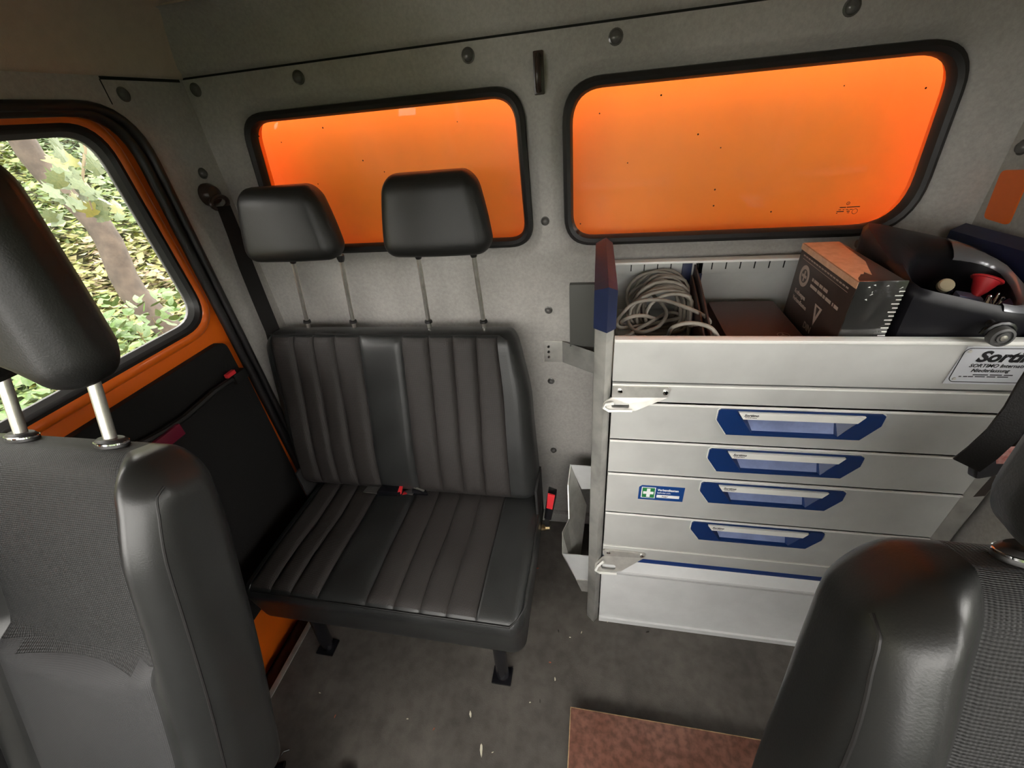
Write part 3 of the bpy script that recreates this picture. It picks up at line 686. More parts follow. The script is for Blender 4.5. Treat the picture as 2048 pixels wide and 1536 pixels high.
# ================================================================== FRONT SEATS
def front_seat(cx, y0, label, hz=1.215, zt=1.12, klow=.08, hy=.050, hw_=.142):
    root = thing('front_seat', (cx, y0 - .35, 0), label, 'seat', None)
    th = math.radians(20)
    def P(s, t, w): return Vector((cx + s, y0 + t * math.sin(th) - w * math.cos(th), zt + t * math.cos(th) + w * math.sin(th)))
    hs = (.235, .34, .078); r = .050
    sc = sorted(set(round(v, 5) for v in axis(hs[0], r, 26, 5) + [-.150, .150, -.144, .144, -.156, .156]))
    pos, raw, faces = rgrid(hs, r, (1, 34, 5), [sc, None, None], k=5)
    def df(p):
        s, t, w_ = p.x, p.y - hs[1], p.z
        a = abs(s) / hs[0]; kw = smoothstep(-.02, .08, w_)
        bol = smoothstep(.60, .82, a)
        gro = math.exp(-((abs(s) - .150) / .006) ** 2)
        w2 = w_ + kw * (-.030 * (1 - bol) - .006 * gro + .012 * math.exp(-((a - .85) / .14) ** 2))
        lum = smoothstep(-.345, -.385, t - .03 * (s / .15) ** 2 + .0) * (1 - bol)
        w2 += kw * .030 * lum
        # thin towards the top, thick low
        w2 *= 1 - .22 * smoothstep(-.16, .0, t)
        if w_ < 0: w2 *= .80
        k = 1 + klow * smoothstep(-.02, -.45, t) - .03 * smoothstep(-.07, .0, t)
        t2 = t - .012 * smoothstep(.75, 1.0, a) * smoothstep(-.15, 0, t) + .012 * kw * 0
        return P(s * k, t2, w2)
    new = [df(p) for p in pos]
    def cl(c, side):
        inn = abs(c.x) < .150
        if inn and side in ('z+', 'y+') and (c.y - hs[1]) - .03 * (c.x / .15) ** 2 < -.365 and side == 'z+': return 'lumbar'
        if inn and side in ('z+', 'y+'): return 'mesh'
        return 'body'
    res = split_build(raw, new, faces, cl, {'body': ('backrest', 'vinyl'), 'mesh': ('knit_panel', 'knit'), 'lumbar': ('lumbar_panel', 'knit_fine')}, lambda k, res: root if k == 'body' else res['body'], lambda q, s: (q.x, q.y + hs[2] - q.z))
    body = res['body']
    for sg in (-1, 1):
        def edge(t):
            q = Vector((sg * (hs[0] - r), t + hs[1], hs[2] - r)); return df(q + Vector((sg * .84, 0, .54)).normalized() * (r + .0005))
        path = []
        for i in range(26):
            t = -.66 + .61 * i / 25; path.append(edge(t))
        d0 = Vector((sg * (hs[0] - r), hs[1] - r, hs[2] - r))
        for dv in ((.84, .18, .50), (.86, .30, .38), (.86, .40, .22)):
            path.append(df(d0 + Vector((sg * dv[0], dv[1], dv[2])).normalized() * (r + .0005)))
        build('seam_piping', MB().tube(path, .0020, 6), 'rubber', body)
    # headrest
    hh = (hw_, .150, .052); hr = .048
    pos, raw, faces = rgrid(hh, hr, (14, 12, 3), k=5)
    new = []
    for p in pos:
        t = (p.y + hh[1]) / (2 * hh[1]); x = p.x * (1 - .16 * max(0, t) ** 2) * (1 - .22 * smoothstep(.01, -.05, p.z))
        zz = p.y + hh[1]; arch = .045 * max(0, 1 - (p.x / .075) ** 2) ** .8 * smoothstep(.09, 0., zz)
        zz += arch - .012 * smoothstep(.06, .15, abs(p.x)) * 0
        yy = -p.z * (1 - .15 * t) + .10 * (zz - .1) - (.012 * math.cos(p.x / hh[0] * 1.5) if p.z > 0 else -.01)
        new.append(Vector((cx + x, y0 + hy + yy, hz + zz)))
    mb = MB(); mb.v = new; mb.f = [f for f, s in faces]
    hd = build('headrest', mb, 'vinyl_dark', root, ang=80)
    for sg in (-1, 1):
        b = P(sg * .092, -.008, -.004); t = Vector((cx + sg * .090, y0 + hy - .006, hz + .02)); d = (t - b).normalized()
        build('post', MB().cyl(b - d * .05, t + d * .03, .0085, 14), 'steel', hd)
        gl = build('grommet', MB().loft([[P(sg * .092 + (.027 * k) * math.cos(a), hgt, -.004 + .016 * k * math.sin(a)) for a in [2 * math.pi * i / 20 for i in range(20)]] for k, hgt in ((1, -.014), (1.05, .002), (1.0, .008), (.8, .012), (.4, .012))]), 'rubber', body)
        build('grommet_ring', MB().tube([P(sg * .092 + .026 * math.cos(a), .006, -.004 + .0155 * math.sin(a)) for a in [2 * math.pi * i / 20 for i in range(20)]], .0022, 6, closed=True), 'chrome', body)
    # cushion and base
    pos, raw, faces = rgrid((.265, .25, .075), .05, (8, 8, 2))
    mb = MB(); mb.v = [Vector((cx + p.x, y0 - .47 + p.y, .415 + p.z - .06 * p.y)) for p in pos]; mb.f = [f for f, s in faces]
    build('seat_cushion', mb, 'vinyl', root, ang=80)
    build('pedestal', MB().box((cx - .22, y0 - .68, .03), (cx + .22, y0 - .22, .355)), 'dark', root, bevel=.02)
    for sg in (-1, 1): build('slide_rail', MB().box((cx + sg * .19 - .02, y0 - .72, 0), (cx + sg * .19 + .02, y0 - .10, .03)), 'tool_black', root, bevel=.004)
    return root
front_seat(-.822, .360, 'black front passenger seat with headrest raised on chrome posts by orange door')
front_seat(.462, .275, 'black front driver seat with knit centre beside the brown board', 1.155, 1.146, .17, .025, .130)
# ================================================================== DRAWER CABINET
FY = .77; CX0, CX1 = .040, .803
cab = thing('drawer_cabinet', (.42, .95, 0), 'grey aluminium drawer cabinet with four blue-handled drawers against rear wall', 'cabinet')
def fy(d): return lambda x, z: (x, FY + d, z)
# side frames
for name, x0, x1 in (('left', .002, .040), ('right', .803, .845)):
    xm = (x0 + x1) / 2 + (.004 if name == 'left' else 0)
    sf = build('side_panel', MB().box((x0 + .008, FY + .03, .02), (x1 - .010, 1.15, 1.13)), 'alu_post', cab, bevel=.002)
    # front post with a shallow ridge
    prof = [(x0, FY + .045), (x0, FY + .006), (xm, FY - .014), (x1, FY + .004), (x1, FY + .045)]
    build('front_post', MB().loft([[(x, y, z) for x, y in prof] for z in (0, 1.122)]), 'alu_post', sf, bevel=.0015)
    build('back_post', MB().box((x0, 1.12, 0), (x1, 1.16, 1.13)), 'alu_post', sf, bevel=.003)
    # blue corner cap: rises at the front, then runs back as a ridged top rail
    pr = [(x0 - .003, FY + .030), (x0 - .003, FY + .002), (xm, FY - .020), (x1 + .003, FY), (x1 + .003, FY + .030), (xm, FY + .030)]
    loops = [[(x, y, 1.118) for i, (x, y) in enumerate(pr)], [(x, y, 1.198 + (.014 if i in (2, 5) else 0)) for i, (x, y) in enumerate(pr)]]
    build('corner_cap', MB().loft(loops, cap=False).add(loops[1], [(0, 1, 2, 5), (5, 2, 3, 4)]), 'blue_dark', sf, weld=True, smooth=False)
    rl = [[(x0 - .003, y, 1.118), (x0 - .003, y, zt), (xm, y, zt + .014), (x1 + .003, y, zt), (x1 + .003, y, 1.118)] for y, zt in ((FY + .030, 1.198), (1.00, 1.19), (1.148, 1.183))]
    build('top_rail', MB().loft(rl), 'blue_dark', sf, smooth=False)
build('back_panel', MB().box((CX0, 1.148, .0), (CX1, 1.158, 1.12)), 'alu', cab)
build('base', MB().box((CX0, FY + .04, .0), (CX1, 1.148, .03)), 'alu_post', cab)
# open tray on top
tray = build('top_tray', MB().box((CX0 + .002, FY + .004, .992), (CX1 - .002, 1.146, .998)).box((CX0 + .002, 1.138, .998), (CX1 - .002, 1.146, 1.10)), 'alu', cab)
build('tray_front', MB().box((CX0 + .002, FY, .992), (CX1 - .002, FY + .014, 1.091)), 'alu_panel', tray, bevel=.0015)
build('front_lip', MB().box((CX0 + .002, FY - .002, 1.087), (CX1 - .002, FY + .018, 1.094)), 'alu_edge', tray, bevel=.0018)
rail = build('slotted_rail', MB().box((CX0 + .002, 1.126, 1.100), (CX1 - .002, 1.142, 1.136)), 'alu', tray, bevel=.002)
build('rail_top_edge', MB().box((CX0 + .002, 1.116, 1.132), (CX1 - .002, 1.146, 1.138)), 'alu_edge', rail, bevel=.0015)
for i in range(22): build('slot', MB().box((.092 + .0335 * i, 1.1245, 1.112), (.0945 + .0335 * i, 1.127, 1.130)), 'seal_gap', rail, smooth=False)
# fixed rails of the carcass
build('shadow_gap', MB().box((CX0, FY + .040, .0), (CX1, FY + .055, .985)), 'void', cab)  # dark sheet standing in for the shade behind the drawer gaps
def strip(name, z0, z1, mt='alu_panel', y=0.):
    o = build(name, MB().box((CX0 + .003, FY + y, z0), (CX1 - .003, FY + y + .015, z1)), mt, cab, bevel=.0015)
    return o
ur = strip('upper_rail', .9405, .9855); build('edge_line', MB().box((CX0 + .003, FY - .002, .983), (CX1 - .003, FY + .004, .9862)), 'alu_edge', ur)
lr = strip('lower_rail', .369, .4195); build('edge_line', MB().box((CX0 + .003, FY - .0015, .4165), (CX1 - .003, FY + .004, .420)), 'alu_edge', lr)
build('blue_strip', MB().box((CX0 + .003, FY + .004, .340), (CX1 - .003, FY + .014, .369)), 'blue_strip', cab, bevel=.002)
fl = build('flap', MB().loft([[(x, FY + y, z) for y, z in ((.0, .0), (.012, .0), (.012, .345), (.004, .345), (-.012, .313), (-.012, .304), (.0, .276), (.0, .022), (-.006, .02), (-.006, .0))] for x in (CX0 + .003, CX1 - .003)]), 'white_sheet', cab, ang=20)
# drawers
HO = [(.2675, .900), (.2675, .925), (.272, .930), (.572, .930), (.578, .926), (.578, .901), (.551, .862), (.293, .861)]
HH = [(.302, .9275), (.343, .868), (.509, .868), (.546, .9265)]
HG = [(.3065, .925), (.3175, .9085), (.532, .9085), (.542, .925)]
for k, (zt, zb, hz) in enumerate(((.9365, .8300, .930), (.8265, .7200, .8165), (.7165, .5690, .7065), (.5655, .4230, .558))):
    dz = hz - .930; sc = lambda lp, s=1.0: [(x, z + dz) for x, z in lp]
    dr = build('drawer', MB().plate([(CX0 + .004, zb), (CX1 - .004, zb), (CX1 - .004, zt), (CX0 + .004, zt)], [sc(HH)], fy(0), fy(.014)), 'alu_panel', cab, smooth=False)
    build('top_edge', MB().box((CX0 + .004, FY - .004, zt - .0040), (CX1 - .004, FY + .006, zt)), 'alu_edge', dr, bevel=.0008)
    build('handle_frame', MB().plate(sc(HO), [sc(HH)], fy(-.005), fy(.0)), 'blue', dr, bevel=0, smooth=False)
    build('handle_outline', MB().plate([((x - .423) * 1.014 + .423, (z - .8955 - dz) * 1.05 + .8955 + dz) for x, z in sc(HO)], [sc(HO)], fy(-.0012), fy(.0)), 'alu_edge', dr, smooth=False)
    inner = [(.318, .926 + dz), (.345, .870 + dz), (.504, .870 + dz), (.500, .926 + dz)]; dep = (.030, .003, .003, .030)
    build('handle_recess', MB().loft([[(x, FY - .004, z) for x, z in sc(HH)], [(x, FY + d_, z) for (x, z), d_ in zip(inner, dep)]], cap=False), 'blue', dr, smooth=False)
    build('recess_back', MB().add([(x, FY + d_ - .0008, z) for (x, z), d_ in zip(inner, dep)], [(0, 1, 2, 3)]), 'blue_recess', dr, smooth=False)
    build('grip', MB().plate(sc(HG), [], fy(-.009), fy(.004)), 'alu_edge', dr, smooth=False)
    text('lettering', 'Sortimo', .0085, (.3175, FY - .0093, .9168 + dz), XV, ZV, 'black_print', dr, shear=.25, bold=.0002, sx=1.0)
    ln = MB()
    for j, (a, b) in enumerate(((0, .003), (.004, .007), (.0078, .012), (.013, .019), (.0198, .022))): ln.box((.3205 + a, FY - .0093, .9128 + dz), (.3205 + b, FY - .0088, .9142 + dz))
    build('small_print', ln, 'black_print', dr, smooth=False)
    if k == 2:
        q = [(.124, .627), (.2335, .6275), (.2335, .679), (.131, .679), (.124, .672)]
        build('sticker', MB().plate(q, [], fy(-.0006), fy(.0001)), 'sticker_blue', dr, smooth=False)
        build('sticker_green', MB().plate([(.1305, .634), (.165, .634), (.165, .673), (.1305, .673)], [], fy(-.0010), fy(-.0004)), 'white_print', dr, smooth=False)
        build('sticker_field', MB().plate([(.1325, .636), (.163, .636), (.163, .671), (.1325, .671)], [], fy(-.0014), fy(-.0009)), 'sticker_green', dr, smooth=False)
        build('white_cross', MB().plate([(.1435, .6385), (.152, .6385), (.152, .649), (.1605, .649), (.1605, .658), (.152, .658), (.152, .6685), (.1435, .6685), (.1435, .658), (.135, .658), (.135, .649), (.1435, .649)], [], fy(-.0018), fy(-.0013)), 'white_print', dr, smooth=False)
        text('lettering', 'Verbandkasten', .0098, (.1695, FY - .0009, .6625), XV, ZV, 'white_print', dr, bold=.00035, sx=.86)
        text('lettering', 'befindet sich:', .0072, (.1695, FY - .0009, .6530), XV, ZV, 'white_print', dr, sx=.86)
        build('white_field', MB().plate([(.169, .6375), (.224, .6375), (.224, .6475), (.169, .6475)], [], fy(-.0010), fy(-.0004)), 'white_print', dr, smooth=False)
        text('handwriting', 'hier', .0085, (.181, FY - .0012, .6400), XV, ZV, 'black_print', dr, shear=.3, sx=1.1)
# hook latches over the posts
for z, nm in ((.968, 0), (.390, 1)):
    pl = [(.044, .981), (.050, .9835), (.157, .9835), (.163, .978), (.159, .957), (.094, .931), (.035, .928), (.024, .934), (.025, .944), (.043, .953)] if nm == 0 else [(.042, .398), (.048, .4025), (.157, .4025), (.163, .397), (.160, .382), (.099, .328), (.034, .314), (.020, .322), (.022, .345), (.048, .374)]
    sl_ = rrect(.042, .080, .9345, .9435, .004, 3) if nm == 0 else rrect(.040, .082, .328, .346, .006, 3)
    zb_ = pl[9][1]; zl_ = pl[6][1]; bend = lambda b: .018 * max(0, min(1, (zb_ - b) / (zb_ - zl_)))
    lt = build('latch', MB().plate(pl[:5] + [pl[9]], [], fy(-.006), fy(-.001)), 'zinc', cab, smooth=False)
    build('latch_arm', MB().plate([pl[9]] + pl[4:9], [sl_], lambda a, b: (a, FY - .006 - bend(b), b), lambda a, b: (a, FY - .0025 - bend(b), b)), 'zinc', lt, smooth=False)
    build('latch_hook', MB().tube([(.086, FY - .024, pl[6][1] + .004), (.036, FY - .026, pl[6][1] + .003), (.024, FY - .026, pl[7][1] + .006), (.030, FY - .026, pl[8][1] + .004), (.046, FY - .022, pl[9][1] - .004)], .0035, 8), 'alu_edge', lt)
    for x in (.059, .153): build('screw', MB().lathe((x, FY - .006, z + .003), (0, -1, 0), [(.0058, 0), (.0055, .003), (.003, .0042), (.0005, .0042)], 12), 'chrome', lt)
# name plate
np_ = build('name_plate', MB().plate([(.642, 1.006), (.80, 1.006), (.80, 1.084), (.648, 1.084)], [], fy(-.0014), fy(.0002)), 'plate', tray, smooth=False)
o1 = rrect(.6465, .83, 1.010, 1.0815, .010, 5); o2 = rrect(.6475, .829, 1.011, 1.0805, .009, 5)
lim = lambda lp: [(min(x, .7995), z) for x, z in lp]
bd = MB()
for a, b in zip(rrect(.6465, .7990, 1.010, 1.0815, .010, 5), []): pass
bd.plate(rrect(.6465, .7985, 1.010, 1.0815, .010, 5), [rrect(.6477, .7973, 1.0112, 1.0803, .009, 5)], fy(-.0018), fy(-.001))
build('border_line', bd, 'black_print', tray, smooth=False)
for z in (1.017, 1.0745): build('rivet', MB().lathe((.655, FY - .0014, z), (0, -1, 0), [(.0032, 0), (.0028, .0012), (.0005, .0016)], 12), 'zinc', tray)
text('lettering', 'Sortimo', .0300, (.671, FY - .0018, 1.0545), XV, ZV, 'black_print', tray, shear=.25, bold=.0012, sx=1.10)
text('lettering', 'SORTIMO International', .0100, (.6665, FY - .0018, 1.0425), XV, ZV, 'black_print', tray, shear=.2, bold=.0001)
text('lettering', 'Niederlassung', .0100, (.6735, FY - .0018, 1.0325), XV, ZV, 'black_print', tray, shear=.2, bold=.0001)
ln = MB()
for z, l in ((1.0255, ((.680, .703), (.706, .724), (.727, .74))), (1.0215, ((.660, .664), (.667, .673), (.6745, .682), (.685, .700), (.703, .716), (.719, .735)))):
    for a, b in l: ln.box((a, FY - .0018, z), (b, FY - .0012, z + .0018))
build('small_print', ln, 'black_print', tray, smooth=False)
# wall bracket and grey plate beside the cabinet
br_ = thing('wall_bracket', (-.12, WY, .79), 'bent steel bracket riveted to rear wall holding the cabinet', 'bracket')
build('flange', MB().box((-.158, WY - .004, .795), (-.096, WY, .872)), 'zinc', br_, bevel=.0015)
build('arm', MB().hexa([(-.098, WY - .005, .795), (.006, 1.115, .790), (.006, 1.119, .790), (-.098, WY - .001, .795), (-.098, WY - .005, .872), (.006, 1.115, .866), (.006, 1.119, .866), (-.098, WY - .001, .872)]), 'alu_post', br_)
for z in (.815, .834, .853): build('rivet', MB().lathe((-.142, WY - .004, z), (0, -1, 0), [(.0062, 0), (.0058, .002), (.004, .0042), (.0005, .005)], 12), 'chrome', br_)
tag(build('grey_plate', MB().box((-.073, WY - .022, .862), (.003, WY - .001, 1.065)), 'tool_grey' if False else 'plate_dark' if 'plate_dark' in MATS else 'rubber_grey', bevel=.003, origin=(-.035, WY, .862)), 'dark grey metal plate on the wall behind the blue cabinet cap', 'plate')
# sheet metal pocket at the cabinet side
hd = thing('metal_holder', (-.04, .95, .08), 'white folded sheet metal pocket on the side of the cabinet', 'holder')
A = onY(1140, 930, 1.07); B = onY(1183, 933, 1.07); Cc = onY(1183, 978, 1.07); D = onY(1163, 978, 1.07)
build('back_plate', MB().hexa([A, B, Cc, D] + [p + Vector((0, .003, 0)) for p in (A, B, Cc, D)]), 'white_sheet', hd)
F = [onY(u, v, .865) for u, v in [(1125, 1108), (1181, 1113), (1181, 1163), (1152, 1161)]]
build('front_plate', MB().hexa(F + [p + Vector((0, .003, 0)) for p in F]), 'white_sheet', hd)
G = [onY(u, v, .86) for u, v in [(1152, 1161), (1184, 1163), (1184, 1190), (1166, 1189)]]
build('lower_plate', MB().hexa([p + Vector((0, .002, 0)) for p in G] + [p + Vector((0, .005, 0)) for p in G]), 'zinc', hd)
sidep = [onY(1140, 930, 1.07), onY(1135, 970, 1.02), onY(1137, 1038, .95), onY(1124, 1064, .885), onY(1124, 1108, .865), onY(1152, 1161, .865), onY(1160, 1110, .93), onY(1172, 1010, 1.06)]
mb = MB(); n = len(sidep); mb.add(sidep + [p + Vector((.003, 0, 0)) for p in sidep], [tuple(range(n)), tuple(range(2 * n - 1, n - 1, -1))] + [(i, (i + 1) % n, n + (i + 1) % n, n + i) for i in range(n)])
build('side_plate', mb, 'zinc', hd, smooth=False)
# ================================================================== THINGS IN THE TRAY
# grey cable
pts = []; rnd = random.Random(5)
TX = -.05
for i in range(25 * 20):
    a = i / 20 * 2 * math.pi; lp = i / 20
    rr = .064 + .016 * math.sin(lp * 2.3) ; rz = .062 + .008 * math.sin(lp * 3.1 + 1)
    u = Vector((.99, .10 * math.sin(lp * 1.9), .05)); v = Vector((.05 * math.sin(lp * 2.7), .62 + .12 * math.sin(lp * 1.3), .78))
    c = Vector((.166 + .010 * math.sin(lp * 1.7), 1.045 + .036 * math.sin(lp * 2.1) - .003 * lp, 1.060 + .006 * math.cos(lp * 1.1)))
    p = c + u * rr * math.cos(a) + v * rz * math.sin(a); p.z = max(p.z, 1.0045); p.y = min(p.y, 1.118); p.x = min(p.x, .2285 - .068 * max(0, 1.085 - p.y)); pts.append(p)
ctrl = [onZ(1240, 655, 1.06), onZ(1262, 610, 1.09), onZ(1320, 600, 1.10), onZ(1385, 620, 1.095), onZ(1418, 640, 1.085), onZ(1410, 652, 1.06), onZ(1385, 640, 1.04), onZ(1340, 625, 1.05), onZ(1290, 650, 1.06), onZ(1240, 676, 1.05), onZ(1236, 640, 1.05),
        onZ(1262, 610, 1.08), onZ(1255, 630, 1.06), onZ(1262, 655, 1.06), onZ(1285, 664, 1.06), onZ(1320, 650, 1.06), onZ(1332, 620, 1.07), onZ(1300, 580, 1.09), onZ(1330, 573, 1.10), onZ(1370, 590, 1.09), onZ(1395, 620, 1.07), onZ(1400, 645, 1.03),
        onZ(1360, 662, 1.03), onZ(1300, 668, 1.03), onZ(1250, 650, 1.04), onZ(1245, 642, 1.08), onZ(1270, 632, 1.09), onZ(1300, 634, 1.07), onZ(1330, 650, 1.02), onZ(1335, 672, 1.02), onZ(1345, 655, 1.09), onZ(1380, 646, 1.105), onZ(1420, 655, 1.10), onZ(1438, 678, 1.08)]
def catmull(P, n=10):
    out = []
    for i in range(len(P) - 1):
        a, b, c, d = P[max(i - 1, 0)], P[i], P[i + 1], P[min(i + 2, len(P) - 1)]
        for k in range(n):
            t = k / n; out.append(.5 * ((2 * b) + (c - a) * t + (2 * a - 5 * b + 4 * c - d) * t * t + (3 * b - a - 3 * c + d) * t ** 3))
    return out + [P[-1]]
def clampt(p):
    p = p.copy(); p.x = min(max(p.x, .052), .228 - .068 * (1.085 - p.y) if p.z < 1.07 else .262); p.y = min(max(p.y, .795), 1.115); p.z = max(p.z, 1.0045); return p
pts += [clampt(p) for p in catmull([pts[-1]] + ctrl, 8)]
tag(build('cable', MB().tube(pts, .0043, 7), 'cable', origin=(.15, .98, 1.0), ang=80), 'tangled coil of grey cable in the open cabinet tray', 'cable')
# divider boards
def board(name, x, y0, y1, zb, zf, mt, lab, lean=0.0, cat='divider'):
    n = 14; lo = []; mb = MB(); prof = []
    for i in range(n + 1):
        y = y1 + (y0 - y1) * i / n; z = zb + (zf - zb) * (i / n) ** 1.6; prof.append((y, z))
    pl = [(y1, .9985)] + prof + [(y0, .9985)]
    n2 = len(pl); th = .0035
    f = lambda y, z, d: (x + d + lean * (z - 1.0) - .02 * ((y1 - y) / (y1 - y0)), y, z)
    mb.add([f(y, z, 0) for y, z in pl] + [f(y, z, th) for y, z in pl], [tuple(range(n2)), tuple(range(2 * n2 - 1, n2 - 1, -1))] + [(i, (i + 1) % n2, n2 + (i + 1) % n2, n2 + i) for i in range(n2)])
    return tag(build(name, mb, mt, smooth=False, origin=(x, .95, .9985)), lab, cat)
board('divider_board', .250, .788, 1.122, 1.127, 1.085, 'card_dark', 'taller dark divider board beside the cable coil')
board('divider_board', .238, .790, 1.085, 1.112, 1.080, 'card_dark', 'shorter dark divider board right next to the cable')
build('divider_holder', MB().box((.222, 1.122, 1.0), (.246, 1.140, 1.132)).box((.2535, 1.126, 1.0), (.274, 1.140, 1.132)), 'blue_dark', tray, bevel=.002)
# brown folder
fo = thing('manual_folder', (.37, .96, .9985), 'reddish brown manual folder with silver star emblem lying in tray', 'folder')
build('cover', MB().box((.288, .800, .9985), (.444, 1.085, 1.042)), 'folder', fo, bevel=.006)
em = MB(); c = onZ(1567, 670, 1.0428); R_ = .0125
em.plate([(c.x + R_ * math.cos(a * .2618), c.y + R_ * math.sin(a * .2618)) for a in range(24)], [[(c.x + R_ * .87 * math.cos(a * .2618), c.y + R_ * .87 * math.sin(a * .2618)) for a in range(24)]], lambda x, y: (x, y, 1.0428), None)
for a in (90, 210, 330):
    d = Vector((math.cos(math.radians(a)), math.sin(math.radians(a)), 0)); n = Vector((-d.y, d.x, 0)); q = Vector((c.x, c.y, 1.0428))
    em.add([q + n * .0022, q - n * .0022, q + d * R_ * .95], [(0, 1, 2)])
build('star_emblem', em, 'box_print', fo, smooth=False, recalc=False)
# first aid box standing on edge
fa = thing('first_aid_box', (.49, .9, .9985), 'dark brown first aid carton standing on edge, top sealed with tape', 'carton')
Q = dict(x0=.452, x1=.527, y0=.793, y1=1.035, z0=.9985, z1=1.197)
build('carton', MB().box((Q['x0'], Q['y0'], Q['z0']), (Q['x1'], Q['y1'], Q['z1'])), 'box_brown', fa, bevel=.003)
# brown packing tape strip on the top with torn end
top = [(Q['x0'] + .001, 1.036), (Q['x0'] + .001, .792)] + [(Q['x0'] + .001 + .05 * i / 10, .800 + .055 * i / 10 + rnd.uniform(-.012, .012)) for i in range(1, 10)] + [(Q['x1'] - .016, .90), (Q['x1'] - .010, .98), (Q['x1'] - .004, 1.036)]
build('packing_tape', MB().plate(top, [], lambda x, y: (x, y, Q['z1'] + .0010), lambda x, y: (x, y, Q['z1'] - .0002)), 'tape', fa, smooth=False)
ts = [(y, z) for y, z in ((1.036, Q['z1'] - .012), (.792, Q['z1'] - .012), (.792, Q['z1']), (1.036, Q['z1']))]
build('packing_tape', MB().plate(ts, [], lambda y, z: (Q['x0'] - .0008, y, z), lambda y, z: (Q['x0'] + .0004, y, z)), 'tape', fa, smooth=False)
# shiny clear tape over the near end
build('clear_tape', MB().box((Q['x0'] + .001, Q['y0'] - .0012, 1.03), (Q['x1'] + .001, Q['y0'] + .002, Q['z1'] + .0014)), 'clear_tape', fa, bevel=.0005)
zz = MB()
for i in range(13): zz.box((Q['x1'] - .007 - .004 * (i % 2), Q['y0'] - .0017, 1.085 + i * .0078), (Q['x1'] + .0012, Q['y0'] - .001, 1.0868 + i * .0078))
build('tape_teeth', zz, 'alu_edge', fa, smooth=False)
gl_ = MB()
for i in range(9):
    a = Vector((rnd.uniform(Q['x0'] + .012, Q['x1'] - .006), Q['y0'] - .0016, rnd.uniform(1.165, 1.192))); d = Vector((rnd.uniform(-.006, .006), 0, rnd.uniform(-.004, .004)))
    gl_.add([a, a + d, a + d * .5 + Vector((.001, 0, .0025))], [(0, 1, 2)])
build('tape_glint', gl_, 'alu_edge', fa, smooth=False, recalc=False)  # bright slivers painted on as the tape's highlights
fx = Q['x0'] - .0006
lx = lambda y, z: (fx, y, z)
def ring(cy_, cz_, r0, r1, mt, nm='badge'):
    c0 = [(cy_ + r0 * math.cos(a * .2618), cz_ + r0 * math.sin(a * .2618)) for a in range(24)]
    hl = [[(cy_ + r1 * math.cos(a * .2618), cz_ + r1 * math.sin(a * .2618)) for a in range(24)]] if r1 else []
    build(nm, MB().plate(c0, hl, lx, None), mt, fa, smooth=False)
ring(.985, 1.140, .023, .0145, 'box_print')
cr = [(1, 0), (.35, .35)] 
pl = []
for i in range(8):
    a = math.radians(45 * i + 22.5); q = .0125 if i % 2 else .0125; pl.append((.985 + .0125 * math.cos(a), 1.140 + .0125 * math.sin(a)))
build('badge_cross', MB().plate([(.985 + s * .0032 if 0 else .985 + a, 1.140 + b) for a, b in ((-.003, -.0115), (.003, -.0115), (.003, -.003), (.0115, -.003), (.0115, .003), (.003, .003), (.003, .0115), (-.003, .0115), (-.003, .003), (-.0115, .003), (-.0115, -.003), (-.003, -.003))], [], lx, None), 'box_print', fa, smooth=False)
NY = -YV
text('lettering', 'Kraftwagen', .0135, (fx, 1.008, 1.096), NY, ZV, 'box_print', fa, bold=.0002, sx=.9)
text('lettering', 'Verbandkasten', .0135, (fx, 1.008, 1.080), NY, ZV, 'box_print', fa, bold=.0002, sx=.9)
ln = MB()
for z, l in ((1.143, ((.947, .940), (.937, .915), (.912, .897), (.894, .875))), (1.130, ((.947, .915), (.912, .890), (.887, .878), (.875, .852), (.846, .842), (.838, .822)))):
    for a, b in l: ln.add([(fx, a, z), (fx, b, z), (fx, b, z + .0065), (fx, a, z + .0065)], [(0, 1, 2, 3)])
for i in range(16): ln.add([(fx, 1.015 - i * .0128, 1.176), (fx, 1.005 - i * .0128, 1.176), (fx, 1.005 - i * .0128, 1.179), (fx, 1.015 - i * .0128, 1.179)], [(0, 1, 2, 3)])
ln.add([(fx, 1.015, 1.170), (fx, .812, 1.170), (fx, .812, 1.171), (fx, 1.015, 1.171)], [(0, 1, 2, 3)])
build('print_lines', ln, 'box_print', fa, smooth=False, recalc=False)
tp = [(.905, 1.110), (.872, 1.110), (.8885, 1.066)]
tq = [(.900, 1.1075), (.877, 1.1075), (.8885, 1.0745)]
build('triangle_mark', MB().plate(tp, [[(.896, 1.1065), (.881, 1.1065), (.8885, 1.086)]], lx, None), 'box_print', fa, smooth=False)
text('lettering', 'DIN', .020, (fx, .925, 1.047), NY, ZV, 'box_print', fa, bold=.0003)

# open tool caddy on the tray
zt_ = lambda x, y: (1680 + x * .1953, 420 + y * .1953)
def onP(u, v, dz=0.):
    """caddy rim plane, tilted towards the seats"""
    d = ray(u, v); k = (1.130 + .26 * .69 - .28 * .785 + dz - 1.5) / (d.z + .26 * d.x - .28 * d.y); return EYE + d * k
tc_ = thing('tool_caddy', (.66, .92, .9985), 'dark open tool caddy with rounded opening lying across the cabinet tray', 'tool caddy')
rim = lambda x, y, dz=0: Vector((x, y, 1.130 - .26 * (x - .69) + .28 * (y - .785) + dz))
outer = [rim(x, y) for x, y in quadround([(.540, .792), (.700, .790), (.790, .815), (.792, .985), (.745, 1.045), (.552, 1.045)], [.02, .04, .04, .05, .04, .03], 6)]
inn = [onP(*zt_(*p)) for p in [(690, 650), (720, 560), (790, 505), (1000, 500), (1250, 515), (1480, 560), (1640, 640), (1760, 790), (1812, 920), (1790, 1010), (1700, 1035), (1500, 1000), (1250, 945), (1000, 895), (850, 860), (740, 800)]]
